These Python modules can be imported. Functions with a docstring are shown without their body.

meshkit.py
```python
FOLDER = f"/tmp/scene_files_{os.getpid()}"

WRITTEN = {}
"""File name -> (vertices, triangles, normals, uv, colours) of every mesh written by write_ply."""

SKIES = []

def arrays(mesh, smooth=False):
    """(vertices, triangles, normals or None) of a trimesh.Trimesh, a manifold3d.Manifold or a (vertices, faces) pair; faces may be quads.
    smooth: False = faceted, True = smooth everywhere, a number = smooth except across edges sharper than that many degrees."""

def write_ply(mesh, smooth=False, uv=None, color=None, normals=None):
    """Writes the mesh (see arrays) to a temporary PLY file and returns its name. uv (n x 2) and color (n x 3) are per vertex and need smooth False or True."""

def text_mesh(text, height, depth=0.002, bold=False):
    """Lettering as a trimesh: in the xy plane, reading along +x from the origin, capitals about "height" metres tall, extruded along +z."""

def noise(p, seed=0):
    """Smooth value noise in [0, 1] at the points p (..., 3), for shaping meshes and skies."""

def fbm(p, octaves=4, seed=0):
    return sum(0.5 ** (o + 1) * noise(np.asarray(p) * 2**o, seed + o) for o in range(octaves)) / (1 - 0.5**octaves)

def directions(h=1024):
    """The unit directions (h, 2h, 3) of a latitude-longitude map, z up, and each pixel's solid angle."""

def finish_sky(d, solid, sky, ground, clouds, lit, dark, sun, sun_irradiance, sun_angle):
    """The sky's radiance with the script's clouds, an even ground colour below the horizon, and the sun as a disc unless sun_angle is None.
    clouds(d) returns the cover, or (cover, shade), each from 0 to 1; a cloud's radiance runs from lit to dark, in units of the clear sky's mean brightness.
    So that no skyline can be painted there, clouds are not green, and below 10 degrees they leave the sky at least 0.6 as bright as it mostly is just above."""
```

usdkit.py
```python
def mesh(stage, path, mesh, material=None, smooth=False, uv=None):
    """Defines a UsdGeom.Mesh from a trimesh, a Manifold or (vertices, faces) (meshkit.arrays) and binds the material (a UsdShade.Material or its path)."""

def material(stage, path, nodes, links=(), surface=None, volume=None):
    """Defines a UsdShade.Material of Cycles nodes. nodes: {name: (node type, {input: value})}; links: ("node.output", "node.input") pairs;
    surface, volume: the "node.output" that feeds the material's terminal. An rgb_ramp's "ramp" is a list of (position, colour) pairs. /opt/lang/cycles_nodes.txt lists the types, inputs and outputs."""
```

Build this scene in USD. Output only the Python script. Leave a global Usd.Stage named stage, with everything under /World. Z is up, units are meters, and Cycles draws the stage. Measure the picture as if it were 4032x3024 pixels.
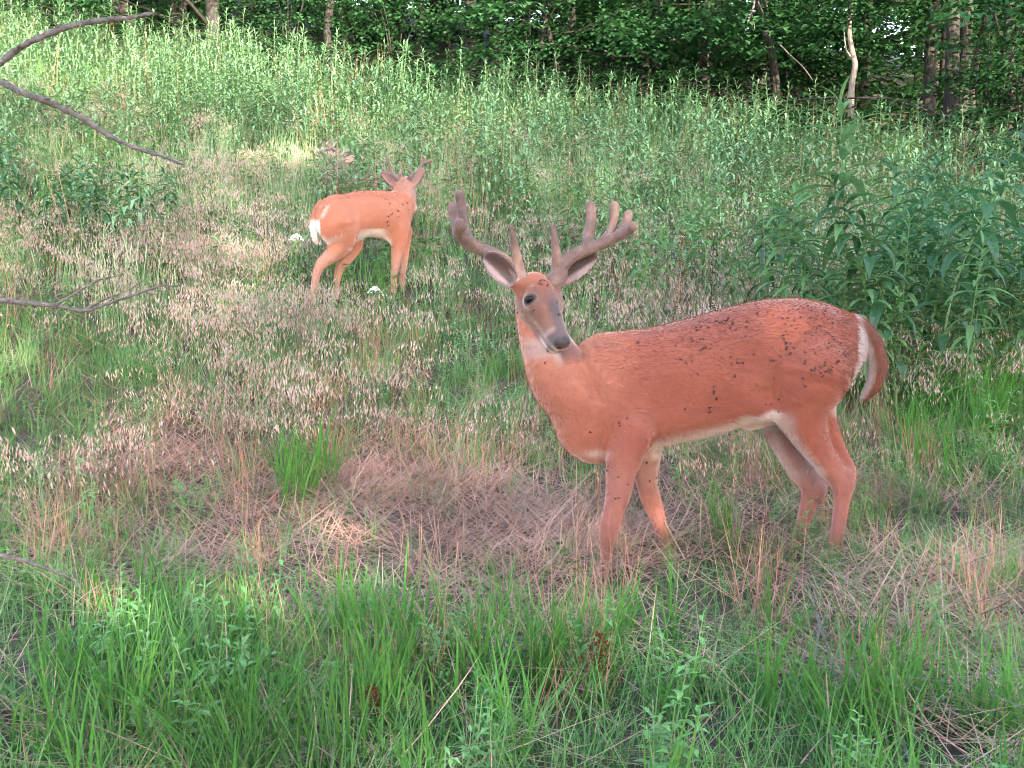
import math, os, random
import numpy as np
import trimesh
import usdkit, meshkit
from pxr import Gf, Sdf, Usd, UsdGeom, UsdLux, UsdShade, Vt

stage = Usd.Stage.CreateInMemory()
UsdGeom.SetStageUpAxis(stage, UsdGeom.Tokens.z)
UsdGeom.SetStageMetersPerUnit(stage, 1.0)
UsdGeom.Xform.Define(stage, "/World")
UsdGeom.Scope.Define(stage, "/World/Looks")
stage.SetDefaultPrim(stage.GetPrimAtPath("/World"))
rng = np.random.default_rng(629)

# ---------------------------------------------------------------- camera, sky, sun, exposure
CAM_H, PITCH, HALF_FOV = 1.2, math.radians(-5.5), math.radians(24.0)
EXPOSURE = 4.0
SUN_DIR = np.array([0.42, -0.86, 0.0]); SUN_EL = math.radians(16)
SUN_DIR = SUN_DIR / np.linalg.norm(SUN_DIR) * math.cos(SUN_EL); SUN_DIR[2] = math.sin(SUN_EL)
SUN_POWER, SKY_POWER = 0.55, 0.12

F = 2016 / math.tan(HALF_FOV)                       # focal length in pixels of the 4032 wide photograph
FWD = np.array([0, math.cos(PITCH), math.sin(PITCH)])
UPV = np.array([0, -math.sin(PITCH), math.cos(PITCH)])
RIGHT = np.array([1.0, 0, 0])
EYE = np.array([0, 0, CAM_H])

cam = UsdGeom.Camera.Define(stage, "/World/camera")
cam.CreateHorizontalApertureAttr(36.0); cam.CreateVerticalApertureAttr(27.0)
cam.CreateFocalLengthAttr(18.0 / math.tan(HALF_FOV))
cam.CreateClippingRangeAttr(Gf.Vec2f(0.05, 2000))
cam.CreateExposureAttr(EXPOSURE)
m = np.eye(4); m[0, :3], m[1, :3], m[2, :3], m[3, :3] = RIGHT, UPV, -FWD, EYE
cam.AddTransformOp().Set(Gf.Matrix4d(*m.ravel().tolist()))

usdkit.material(stage, "/World/Looks/evening_sky", {
    "sky": ("sky_texture", {"sky_type": "single_scattering", "sun_disc": False, "sun_elevation": SUN_EL,
                            "sun_rotation": math.atan2(SUN_DIR[0], SUN_DIR[1]), "air_density": 1.0, "aerosol_density": 1.6}),
    "veil": ("hsv", {"saturation": 0.82, "value": 1.0}),                       # thin evening cloud veil over the whole sky
    "bg": ("background_shader", {"strength": SKY_POWER})},
    [("sky.color", "veil.color"), ("veil.color", "bg.color")], surface="bg.background")
dome = UsdLux.DomeLight.Define(stage, "/World/sky")
dome.CreateIntensityAttr(1.0)
UsdShade.MaterialBindingAPI.Apply(dome.GetPrim()).Bind(UsdShade.Material.Get(stage, "/World/Looks/evening_sky"))
dome.GetPrim().SetCustomDataByKey("kind", "structure")
sun = UsdLux.DistantLight.Define(stage, "/World/sun")
sun.CreateIntensityAttr(SUN_POWER); sun.CreateNormalizeAttr(True); sun.CreateAngleAttr(0.5); sun.CreateColorAttr(Gf.Vec3f(1.0, 0.86, 0.66))
zax = SUN_DIR; xax = np.cross([0, 0, 1.0], zax); xax /= np.linalg.norm(xax); yax = np.cross(zax, xax)
m = np.eye(4); m[0, :3], m[1, :3], m[2, :3] = xax, yax, zax
sun.AddTransformOp().Set(Gf.Matrix4d(*m.ravel().tolist()))

# ---------------------------------------------------------------- helpers
def ray(px, py):
    """Direction whose forward component is 1, through a pixel of the photograph."""
    return FWD + RIGHT * ((px - 2016) / F) - UPV * ((py - 1512) / F)

def at(px, py, d):
    return EYE + ray(px, py) * d

def project(p):
    q = np.asarray(p, float) - EYE
    d = q @ FWD
    return 2016 + F * (q @ RIGHT) / d, 1512 - F * (q @ UPV) / d, d

names = {}
def numbered(path):
    k = names.get(path, -1) + 1
    names[path] = k
    return path if k == 0 else f"{path}_{k:03d}"

def tag(prim, label=None, category=None, group=None, kind=None):
    for k, v in (("label", label), ("category", category), ("group", group), ("kind", kind)):
        if v:
            prim.SetCustomDataByKey(k, v)
    return prim

def thing(name, label, category, loc=(0, 0, 0), group=None, rotz=0.0, scale=1.0, tilt=None, ref=None, kind=None):
    x = UsdGeom.Xform.Define(stage, numbered("/World/" + name))
    x.AddTranslateOp().Set(Gf.Vec3d(*map(float, loc)))
    if tilt is not None:
        x.AddOrientOp().Set(Gf.Quatf(*map(float, tilt)))
    if rotz:
        x.AddRotateZOp().Set(float(rotz))
    if np.ndim(scale) or scale != 1.0:
        s = np.broadcast_to(scale, 3)
        x.AddScaleOp().Set(Gf.Vec3f(*map(float, s)))
    p = tag(x.GetPrim(), label, category, group, kind)
    if ref:
        p.GetReferences().AddInternalReference(ref)
        p.SetInstanceable(True)
    return p

def put(parent, name, mesh, look, smooth=False, color=None, loc=None):
    """One mesh under a parent path; color is a per-vertex 'coat' primvar (needs smooth True or False)."""
    base = str(parent.GetPath()) if hasattr(parent, "GetPath") else parent
    g = usdkit.mesh(stage, numbered(f"{base}/{name}"), mesh, f"/World/Looks/{look}", smooth)
    if color is not None:
        UsdGeom.PrimvarsAPI(g).CreatePrimvar("coat", Sdf.ValueTypeNames.Color3fArray, "vertex").Set(Vt.Vec3fArray.FromNumpy(np.asarray(color, np.float32)))
    if loc is not None:
        g.AddTranslateOp().Set(Gf.Vec3d(*map(float, loc)))
    return g.GetPrim()

def ss(a, b, x):
    t = np.clip((np.asarray(x, float) - a) / (b - a), 0, 1)
    return t * t * (3 - 2 * t)

def unit(v):
    v = np.asarray(v, float)
    return v / np.linalg.norm(v)

def tube(points, radii, sides=8):
    """A closed tapering tube along points."""
    p = np.asarray(points, float); n = len(p)
    r = np.broadcast_to(radii, n)
    t = np.gradient(p, axis=0); t /= np.linalg.norm(t, axis=1, keepdims=True)
    ref = np.array([0.31, 0.17, 0.93]) if abs(t[0][2]) < 0.9 else np.array([0.9, 0.3, 0.1])
    V = []
    for k in range(n):
        u = np.cross(t[k], ref); u /= np.linalg.norm(u); w = np.cross(t[k], u)
        a = np.arange(sides) / sides * 2 * np.pi
        V.append(p[k] + r[k] * (np.cos(a)[:, None] * u + np.sin(a)[:, None] * w))
    V = np.vstack(V + [p[:1], p[-1:]])
    Fc = []
    for k in range(n - 1):
        for j in range(sides):
            a, b = k * sides + j, k * sides + (j + 1) % sides
            Fc += [(a, b, b + sides), (a, b + sides, a + sides)]
    for j in range(sides):
        Fc += [(n * sides, (j + 1) % sides, j), (n * sides + 1, (n - 1) * sides + j, (n - 1) * sides + (j + 1) % sides)]
    return V, np.array(Fc)

def join(parts):
    V, Fc, n = [], [], 0
    for v, f in parts:
        V.append(v); Fc.append(np.asarray(f) + n); n += len(v)
    return np.vstack(V), np.vstack(Fc)

def curve(points, n=24):
    """A smooth curve through the points (Catmull-Rom)."""
    p = np.asarray(points, float)
    p = np.vstack([2 * p[0] - p[1], p, 2 * p[-1] - p[-2]])
    out = []
    m_ = len(p) - 3
    for t in np.linspace(0, m_ - 1e-9, n):
        k = int(t); u = t - k
        a, b, c, d = p[k:k + 4]
        out.append(0.5 * (2 * b + (c - a) * u + (2 * a - 5 * b + 4 * c - d) * u * u + (3 * b - a - 3 * c + d) * u ** 3))
    return np.array(out)

# ---------------------------------------------------------------- animal bodies: smooth-blended solids, one continuous mesh each
class Body:
    def __init__(self, h):
        self.h, self.prims = h, []

    def add(self, lo, hi, f, k=0.02, cut=False):
        self.prims.append((np.asarray(lo, float), np.asarray(hi, float), f, k, cut))

    def cone(self, a, b, ra, rb, k=0.025, cut=False, flat=None):
        """Tapered limb; flat = (direction, factor) squeezes it along that direction."""
        a, b = np.asarray(a, float), np.asarray(b, float)
        ba = b - a; bb = max(ba @ ba, 1e-12)
        R = max(ra, rb)

        def f(P):
            q = P - a
            t = np.clip(q @ ba / bb, 0, 1)
            q = q - t[..., None] * ba
            if flat is not None:
                n = np.asarray(flat[0]); q = q + (q @ n)[..., None] * n * (1 / flat[1] - 1)
            return np.sqrt((q * q).sum(-1)) - (ra + (rb - ra) * t)
        self.add(np.minimum(a, b) - R, np.maximum(a, b) + R, f, k, cut)

    def chain(self, pts, radii, k=0.025, flat=None, fine=4):
        """A smooth limb through pts whose thickness follows radii: one solid, no bulges at the joints."""
        m_ = (len(pts) - 1) * fine + 1
        p = curve(pts, m_) if len(pts) > 2 else np.linspace(pts[0], pts[-1], m_)
        from scipy.interpolate import PchipInterpolator
        r = PchipInterpolator(np.linspace(0, 1, len(radii)), radii)(np.linspace(0, 1, m_))

        segs = []
        for i in range(m_ - 1):
            ends = (p[i], p[i + 1] - p[i], r[i], r[i + 1] - r[i])

            def f(P, ends=ends):
                a, ba, r0, dr = ends
                q = P - a.astype(np.float32)
                t = np.clip(q @ ba.astype(np.float32) / np.float32(max(ba @ ba, 1e-12)), 0, 1)
                q = q - t[..., None] * ba.astype(np.float32)
                if flat is not None:
                    n = np.asarray(flat[0], np.float32); q = q + (q @ n)[..., None] * n * np.float32(1 / flat[1] - 1)
                return np.sqrt((q * q).sum(-1)) - np.float32(r0) - np.float32(dr) * t
            R = max(r[i], r[i + 1])
            segs.append((np.minimum(p[i], p[i + 1]) - R, np.maximum(p[i], p[i + 1]) + R, f))
        self.add(p.min(0) - r.max(), p.max(0) + r.max(), segs, k)

    def ell(self, c, axes, radii, k=0.025, cut=False):
        c, A, r = np.asarray(c, float), np.asarray(axes, float), np.asarray(radii, float)

        def f(P):
            q = (P - c) @ A.T / r
            n = np.sqrt((q * q).sum(-1))
            g = np.sqrt(((q / r) ** 2).sum(-1)) + 1e-9
            return n * (n - 1) / g
        self.add(c - r.max(), c + r.max(), f, k, cut)

    def loft(self, origin, axis, side, up, st, k=0.03):
        """Elliptic sections: rows of (t along axis, centre up, half width, half height, centre side)."""
        from scipy.interpolate import PchipInterpolator
        st = np.asarray(st, float)
        fit = PchipInterpolator(st[:, 0], st[:, 1:])
        t0, t1 = st[0, 0], st[-1, 0]
        ext = []
        for row in st:
            c = origin + axis * row[0] + up * row[1] + side * row[4]
            R = max(row[2], row[3]); ext += [c - R, c + R]
        ext = np.array(ext)

        def f(P):
            q = P - origin
            t = q @ axis
            s = fit(np.clip(t, t0, t1))
            y, z = q @ side - s[..., 3], q @ up - s[..., 0]
            w, hh = np.maximum(s[..., 1], 1e-3), np.maximum(s[..., 2], 1e-3)
            e = np.sqrt((y / w) ** 2 + (z / hh) ** 2)
            over = np.maximum(np.maximum(t0 - t, t - t1), 0)
            g = np.sqrt((y / w ** 2) ** 2 + (z / hh ** 2) ** 2) + 1e-6
            d = np.where(e > 0.2, e * (e - 1) / np.maximum(g, 1e-3), -0.2 * np.minimum(w, hh))
            return np.where(over > 0, np.maximum(d, over), d)
        self.add(ext.min(0), ext.max(0), f, k)

    def build(self, soft=0.7):
        h = self.h
        solid = [p for p in self.prims if not p[4]]
        lo = np.min([p[0] for p in solid], 0) - 6 * h
        hi = np.max([p[1] for p in solid], 0) + 6 * h
        n = np.ceil((hi - lo) / h).astype(int) + 1
        D = np.full(n, 0.2, np.float32)
        def span(plo, phi, mgn):
            i0 = np.clip(np.floor((plo - mgn - lo) / h).astype(int), 0, n - 1)
            return i0, np.maximum(np.clip(np.ceil((phi + mgn - lo) / h).astype(int) + 1, 1, n), i0 + 1)

        def points(i0, i1):
            ax = [(lo[j] + h * np.arange(i0[j], i1[j])).astype(np.float32) for j in range(3)]
            return np.stack(np.meshgrid(*ax, indexing="ij"), -1)

        for plo, phi, f, k, cut in self.prims:
            i0, i1 = span(plo, phi, k + 3 * h)
            if callable(f):
                d = f(points(i0, i1)).astype(np.float32)
            else:
                d = np.full(i1 - i0, 9, np.float32)
                for slo, shi, g in f:
                    k0, k1 = span(slo, shi, k + 3 * h)
                    k0, k1 = np.maximum(k0, i0), np.minimum(k1, i1)
                    part = tuple(slice(a, b) for a, b in zip(k0 - i0, k1 - i0))
                    d[part] = np.minimum(d[part], g(points(k0, k1)))
            sl = tuple(slice(a, b) for a, b in zip(i0, i1))
            old = D[sl]
            if cut:
                d = -d
                w = np.clip(0.5 - 0.5 * (d - old) / k, 0, 1)
                D[sl] = d + (old - d) * w + k * w * (1 - w)
            else:
                w = np.clip(0.5 + 0.5 * (d - old) / k, 0, 1)
                D[sl] = d + (old - d) * w - k * w * (1 - w)
        from scipy.ndimage import gaussian_filter
        return surface_nets(gaussian_filter(D, soft) if soft else D, lo, h)


def surface_nets(D, lo, h):
    S = D < 0
    c = np.zeros(np.array(D.shape) - 1, np.uint8)
    for o in np.ndindex(2, 2, 2):
        c += S[o[0]:S.shape[0] - 1 + o[0], o[1]:S.shape[1] - 1 + o[1], o[2]:S.shape[2] - 1 + o[2]]
    cells = np.argwhere((c > 0) & (c < 8))
    index = np.full(c.shape, -1, np.int32)
    index[tuple(cells.T)] = np.arange(len(cells))
    corners = {o: D[tuple((cells + o).T)] for o in np.ndindex(2, 2, 2)}
    acc, cnt = np.zeros((len(cells), 3)), np.zeros(len(cells))
    for a in np.ndindex(2, 2, 2):
        for j in range(3):
            if a[j] == 0:
                b = tuple(1 if k == j else a[k] for k in range(3))
                da, db = corners[a], corners[b]
                x = (da < 0) != (db < 0)
                t = np.where(x, da / np.where(x, da - db, 1), 0)
                p = np.tile(np.array(a, float), (len(cells), 1)); p[:, j] += t
                acc[x] += p[x]; cnt += x
    V = lo + h * (cells + acc / cnt[:, None])
    quads = []
    for j in range(3):
        u, v = (j + 1) % 3, (j + 2) % 3
        s0 = np.moveaxis(S, j, 0)
        x = np.argwhere(np.moveaxis(s0[1:] != s0[:-1], 0, j))
        x = x[(x[:, u] > 0) & (x[:, v] > 0) & (x[:, u] < c.shape[u]) & (x[:, v] < c.shape[v])]
        eu, ev = np.eye(3, dtype=int)[u], np.eye(3, dtype=int)[v]
        q = np.stack([index[tuple((x - eu - ev).T)], index[tuple((x - ev).T)], index[tuple(x.T)], index[tuple((x - eu).T)]], 1)
        inside = S[tuple(x.T)]
        q[~inside] = q[~inside][:, ::-1]
        quads.append(q)
    q = np.vstack(quads); q = q[(q >= 0).all(1)]
    Fc = np.vstack([q[:, [0, 1, 2]], q[:, [0, 2, 3]]])
    return V, Fc


def vertex_normals(V, Fc):
    return meshkit.arrays((V, Fc), True)[2]


def add_head(B, o, a, l, n, S, ears, k=0.018, eye_sink=True):
    """Head on frame: o poll, a towards the nose, l towards the animal's left, n out of the forehead; S = (length, width, depth) scale.
    ears: list of (tip point, opening direction, side)."""
    A = np.array([a, l, n]); S = np.broadcast_to(S, 3); m_ = S[1]
    L = lambda s, t, u: o + a * s * S[0] + l * t * S[1] + n * u * S[2]
    E = lambda c, r, kk=k, cut=False: B.ell(L(*c), A, np.array(r) * S, kk * m_, cut)
    E((.045, 0, -.050), (.078, .060, .058))
    E((.105, 0, -.044), (.070, .058, .052))
    B.cone(L(.11, 0, -.046), L(.262, 0, -.040), .047 * m_, .0300 * m_, .03 * m_)
    B.cone(L(.06, 0, -.018), L(.262, 0, -.022), .032 * m_, .0235 * m_, .02 * m_)
    B.cone(L(.05, 0, -.100), L(.255, 0, -.074), .036 * m_, .0190 * m_, .018 * m_)
    for q in (-1, 1):
        E((.080, .030 * q, -.080), (.060, .028, .042), .02)
        B.cone(L(.068, .050 * q, -.010), L(.135, .040 * q, -.018), .015 * m_, .012 * m_, .018 * m_)
        E((.098, .057 * q, -.030), (.026, .017, .024), .014)
        E((.280, .0135 * q, -.024), (.022, .0165, .021), .010)
    E((.284, 0, -.027), (.021, .026, .022), .010)
    E((.262, 0, -.068), (.024, .021, .017), .010)
    for q in (-1, 1):
        E((.301, .019 * q, -.022), (.010, .0062, .0085), .005, True)
        if eye_sink:
            E((.100, .0745 * q, -.018), (.0130, .0145, .0215), .005, True)
    for tip, opening, q in ears:
        base = L(.012, .060 * q, -.055)
        e = tip - base; length = np.linalg.norm(e); e /= length
        w = unit(opening - (opening @ e) * e); s = np.cross(w, e)
        M = np.array([e, s, w])
        B.cone(L(.025, .042 * q, -.050), base + e * .05 * m_, .030 * m_, .022 * m_, .025 * m_)
        B.ell(base + e * length * .50, M, (length * .53, .039 * m_, .026 * m_), .012 * m_)
        B.ell(base + e * length * .56 + w * .020 * m_, M, (length * .44, .031 * m_, .025 * m_), .008 * m_, True)
    return L


def fur(T, V, Fc, N, C, flow, length, count, name="coat_hair", thick=1.0):
    """Short hair lying along the flow, as curves that take the colour of the coat beneath them."""
    r = np.random.default_rng(77)
    t = r.integers(0, len(Fc), count)
    u = r.dirichlet((1, 1, 1), count)
    mix = lambda A: (A[Fc[t]] * u[:, :, None]).sum(1)
    p, n, c, fl = mix(V), mix(N), mix(C), mix(flow)
    n /= np.linalg.norm(n, axis=1, keepdims=True)
    L_ = length[Fc[t]].min(1) * r.uniform(.6, 1.3, count)
    ok = L_ > .001
    p, n, c, fl, L_ = p[ok], n[ok], c[ok], fl[ok], L_[ok][:, None]
    fl = fl - (fl * n).sum(1, keepdims=True) * n
    fl = fl / np.maximum(np.linalg.norm(fl, axis=1, keepdims=True), 1e-6) + r.normal(0, .13, fl.shape)
    pts = np.stack([p - n * .001, p + (n * .22 + fl * .42) * L_, p + (n * .26 + fl * .98) * L_], 1)
    k = len(pts)
    cu = UsdGeom.BasisCurves.Define(stage, str(T.GetPath()) + "/" + name)
    cu.CreateTypeAttr("linear")
    cu.CreateCurveVertexCountsAttr(Vt.IntArray.FromNumpy(np.full(k, 3, np.int32)))
    cu.CreatePointsAttr(Vt.Vec3fArray.FromNumpy(pts.reshape(-1, 3).astype(np.float32)))
    cu.CreateWidthsAttr(Vt.FloatArray.FromNumpy(np.tile(np.array([.0011, .0009, .0003], np.float32) * np.float32(thick), k)))
    cu.SetWidthsInterpolation("vertex")
    c = np.clip(c * r.uniform(.84, 1.16, (k, 1)), 0, 1)
    UsdGeom.PrimvarsAPI(cu).CreatePrimvar("coat", Sdf.ValueTypeNames.Color3fArray, "uniform").Set(Vt.Vec3fArray.FromNumpy(c.astype(np.float32)))
    UsdShade.MaterialBindingAPI.Apply(cu.GetPrim()).Bind(UsdShade.Material.Get(stage, "/World/Looks/deer_hair"))
    tag(cu.GetPrim(), kind="stuff")

# ---------------------------------------------------------------- materials
def look(name, nodes, links, surface):
    usdkit.material(stage, f"/World/Looks/{name}", nodes, links, surface=surface)

def plant_look(name, ramp, through=0.35, rough=0.55, spec=0.0, spread=0.35, trans_tint=1.25):
    """Leaf or stem material: each piece picks its own tone from the ramp, each spot of the meadow its own brightness; some light passes through."""
    out = "m.closure" if through else "p.BSDF"
    body = ("principled_bsdf", {"roughness": rough, "specular_ior_level": spec}) if spec else ("diffuse_bsdf", {})
    look(name, {
        "g": ("geometry", {}), "o": ("noise_texture", {"scale": 1.7, "detail": 1.0}),
        "r": ("rgb_ramp", {"ramp": ramp}),
        "v": ("map_range", {"from_min": 0.25, "from_max": .75, "to_min": 1 - spread, "to_max": 1 + spread}),
        "h": ("hsv", {"saturation": 1.0}), "p": body,
        **({"t": ("translucent_bsdf", {}), "m": ("mix_closure", {"fac": through})} if through else {})},
        [("g.random_per_island", "r.fac"), ("r.color", "h.color"), ("g.position", "o.vector"), ("o.fac", "v.value"), ("v.result", "h.value"),
         ("h.color", "p.base_color" if spec else "p.color")]
        + ([("h.color", "t.color"), ("p.BSDF", "m.closure1"), ("t.BSDF", "m.closure2")] if through else []), out)

plant_look("grass_green", [(0, (.085, .180, .060)), (.5, (.125, .245, .075)), (.84, (.16, .27, .10)), (.88, (.30, .27, .15)), (.92, (.42, .30, .20)), (1, (.50, .37, .26))], through=0)
plant_look("grass_fresh", [(0, (.060, .160, .034)), (.55, (.105, .250, .048)), (.86, (.17, .31, .075)), (.92, (.38, .36, .15)), (1, (.50, .38, .25))], through=.36)
plant_look("grass_pale", [(0, (.16, .22, .115)), (.6, (.25, .29, .17)), (1, (.40, .36, .27))], through=0)
plant_look("straw", [(0, (.36, .22, .175)), (.5, (.62, .42, .355)), (.85, (.74, .55, .475)), (1, (.84, .71, .63))], through=0)
plant_look("dry_stem", [(0, (.30, .165, .120)), (.6, (.43, .265, .195)), (1, (.53, .38, .29))], through=0)
plant_look("seed", [(0, (.34, .235, .215)), (.5, (.47, .345, .32)), (1, (.62, .50, .475))], through=0)
plant_look("weed_leaf", [(0, (.075, .160, .055)), (.5, (.115, .225, .068)), (.85, (.165, .280, .08)), (1, (.24, .33, .11))], through=.33, rough=.5, spec=.4, spread=.3)
plant_look("weed_leaf_pale", [(0, (.12, .235, .075)), (.5, (.17, .30, .09)), (1, (.25, .36, .13))], through=.33, rough=.5, spec=.35, spread=.25)
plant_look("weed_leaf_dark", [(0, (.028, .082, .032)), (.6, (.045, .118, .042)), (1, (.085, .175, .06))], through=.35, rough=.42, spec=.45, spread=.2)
plant_look("weed_leaf_far", [(0, (.095, .19, .095)), (.5, (.13, .25, .12)), (.85, (.17, .30, .135)), (1, (.23, .34, .16))], through=0, rough=.6, spec=.25, spread=.30)
plant_look("weed_stem", [(0, (.13, .20, .095)), (1, (.22, .25, .14))], through=0)
plant_look("broadleaf", [(0, (.075, .185, .055)), (.6, (.115, .255, .070)), (1, (.17, .32, .09))], through=0, rough=.45, spec=.3)
plant_look("tree_leaf", [(0, (.020, .058, .022)), (.5, (.034, .090, .028)), (1, (.095, .155, .040))], through=0, spread=.25)
plant_look("timothy", [(0, (.27, .31, .20)), (1, (.38, .40, .26))], through=0)
plant_look("red_seed", [(0, (.075, .026, .016)), (1, (.17, .062, .036))], through=0)
plant_look("dark_seed", [(0, (.035, .020, .018)), (1, (.10, .055, .045))], through=0)
plant_look("petal", [(0, (.62, .60, .56)), (1, (.80, .78, .74))], through=0)

def noisy(name, ramp, scale, rough=.85, detail=5, bump=.3, dist=.01, stretch=(1, 1, 1), coords="object", spec=.3):
    look(name, {
        "tc": ("texture_coordinate", {}), "mp": ("mapping", {"scale": stretch}),
        "n": ("noise_texture", {"scale": scale, "detail": detail, "roughness": .62}), "r": ("rgb_ramp", {"ramp": ramp}),
        "b": ("bump", {"strength": bump, "distance": dist}),
        "p": ("principled_bsdf", {"roughness": rough, "specular_ior_level": spec})},
        [(f"tc.{coords}", "mp.vector"), ("mp.vector", "n.vector"), ("n.fac", "r.fac"), ("r.color", "p.base_color"), ("n.fac", "b.height"), ("b.normal", "p.normal")], "p.BSDF")

noisy("soil", [(.3, (.014, .011, .008)), (.5, (.040, .031, .022)), (.62, (.034, .040, .020)), (.75, (.10, .075, .055))], 9, bump=.8, dist=.03)
noisy("bark", [(.3, (.012, .010, .009)), (.55, (.028, .024, .022)), (.75, (.055, .047, .042))], 7, bump=.9, dist=.03, stretch=(4, 4, .7))
noisy("bark_pale", [(.3, (.07, .058, .052)), (.55, (.14, .118, .105)), (.75, (.24, .21, .185))], 8, bump=.8, dist=.02, stretch=(4, 4, .8))
noisy("twig", [(.3, (.045, .038, .038)), (.55, (.095, .082, .082)), (.75, (.16, .14, .14))], 60, bump=.6, dist=.004)

look("deer_coat", {
    "c": ("attribute", {"attribute": "coat"}), "tc": ("texture_coordinate", {}),
    "mp": ("mapping", {"scale": (60, 200, 200), "rotation": (0, .25, -.2)}),
    "n": ("noise_texture", {"scale": 1.0, "detail": 4, "roughness": .6}),
    "v": ("map_range", {"from_min": .25, "from_max": .75, "to_min": .86, "to_max": 1.12}), "h": ("hsv", {}),
    "bw": ("rgb_to_bw", {}), "rr": ("map_range", {"from_min": .012, "from_max": .05, "to_min": .34, "to_max": .72, "clamp": True}),
    "b": ("bump", {"strength": .25, "distance": .003}),
    "p": ("principled_bsdf", {"specular_ior_level": .25, "sheen_weight": .25, "sheen_roughness": .5, "sheen_tint": (1, .9, .85)})},
    [("tc.object", "mp.vector"), ("mp.vector", "n.vector"), ("n.fac", "v.value"), ("v.result", "h.value"), ("c.color", "h.color"), ("h.color", "p.base_color"),
     ("c.color", "bw.color"), ("bw.val", "rr.value"), ("rr.result", "p.roughness"), ("n.fac", "b.height"), ("b.normal", "p.normal")], "p.BSDF")
look("deer_hair", {"c": ("attribute", {"attribute": "coat"}), "p": ("principled_bsdf", {"roughness": .55, "specular_ior_level": .3})}, [("c.color", "p.base_color")], "p.BSDF")
look("velvet", {
    "tc": ("texture_coordinate", {}), "n": ("noise_texture", {"scale": 22, "detail": 5}), "r": ("rgb_ramp", {"ramp": [(.3, (.095, .060, .056)), (.55, (.15, .096, .088)), (.75, (.21, .135, .12))]}),
    "n2": ("noise_texture", {"scale": 420, "detail": 3}), "b": ("bump", {"strength": .6, "distance": .002}),
    "p": ("principled_bsdf", {"roughness": .9, "specular_ior_level": .1, "sheen_weight": .15, "sheen_roughness": .4, "sheen_tint": (.92, .88, .95)})},
    [("tc.object", "n.vector"), ("tc.object", "n2.vector"), ("n.fac", "r.fac"), ("r.color", "p.base_color"), ("n2.fac", "b.height"), ("b.normal", "p.normal")], "p.BSDF")
look("deer_eye", {"p": ("principled_bsdf", {"base_color": (.004, .003, .004), "roughness": .10, "specular_ior_level": .22})}, [], "p.BSDF")
look("fly_body", {"p": ("principled_bsdf", {"base_color": (.006, .004, .005), "roughness": .6, "specular_ior_level": .15})}, [], "p.BSDF")
look("fly_wing", {"p": ("principled_bsdf", {"base_color": (.02, .017, .018), "roughness": .6, "specular_ior_level": .15}), "t": ("transparent_bsdf", {}), "m": ("mix_closure", {"fac": .3})},
     [("p.BSDF", "m.closure1"), ("t.BSDF", "m.closure2")], "m.closure")

# ---------------------------------------------------------------- the ground: a flat strip, then a slope that climbs away to the woods
def terrain(x, y):
    x, y = np.asarray(x, float), np.asarray(y, float)
    s = .2358 * np.logaddexp(0, (y - 5.3) / .9) - .052
    s = s - np.where(x < 0, .088, .07) * x * np.clip((y - 4) / 12, 0, 1.2)
    far = np.clip(y - 26, 0, None)
    s = s - .00045 * np.minimum(far, 160) ** 2
    bump = .10 * (meshkit.noise(np.stack([x * .55 + 7, y * .55, x * 0], -1), 4) - .5) + .05 * (meshkit.noise(np.stack([x * 1.7, y * 1.7 + 3, x * 0], -1), 9) - .5)
    near_deer = np.exp(-((x - .8) / 1.1) ** 2 - ((y - 4.55) / .5) ** 2)
    return s + bump * np.clip(.3 + (y - 2) / 8, .3, 1) * (1 - near_deer) 

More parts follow.
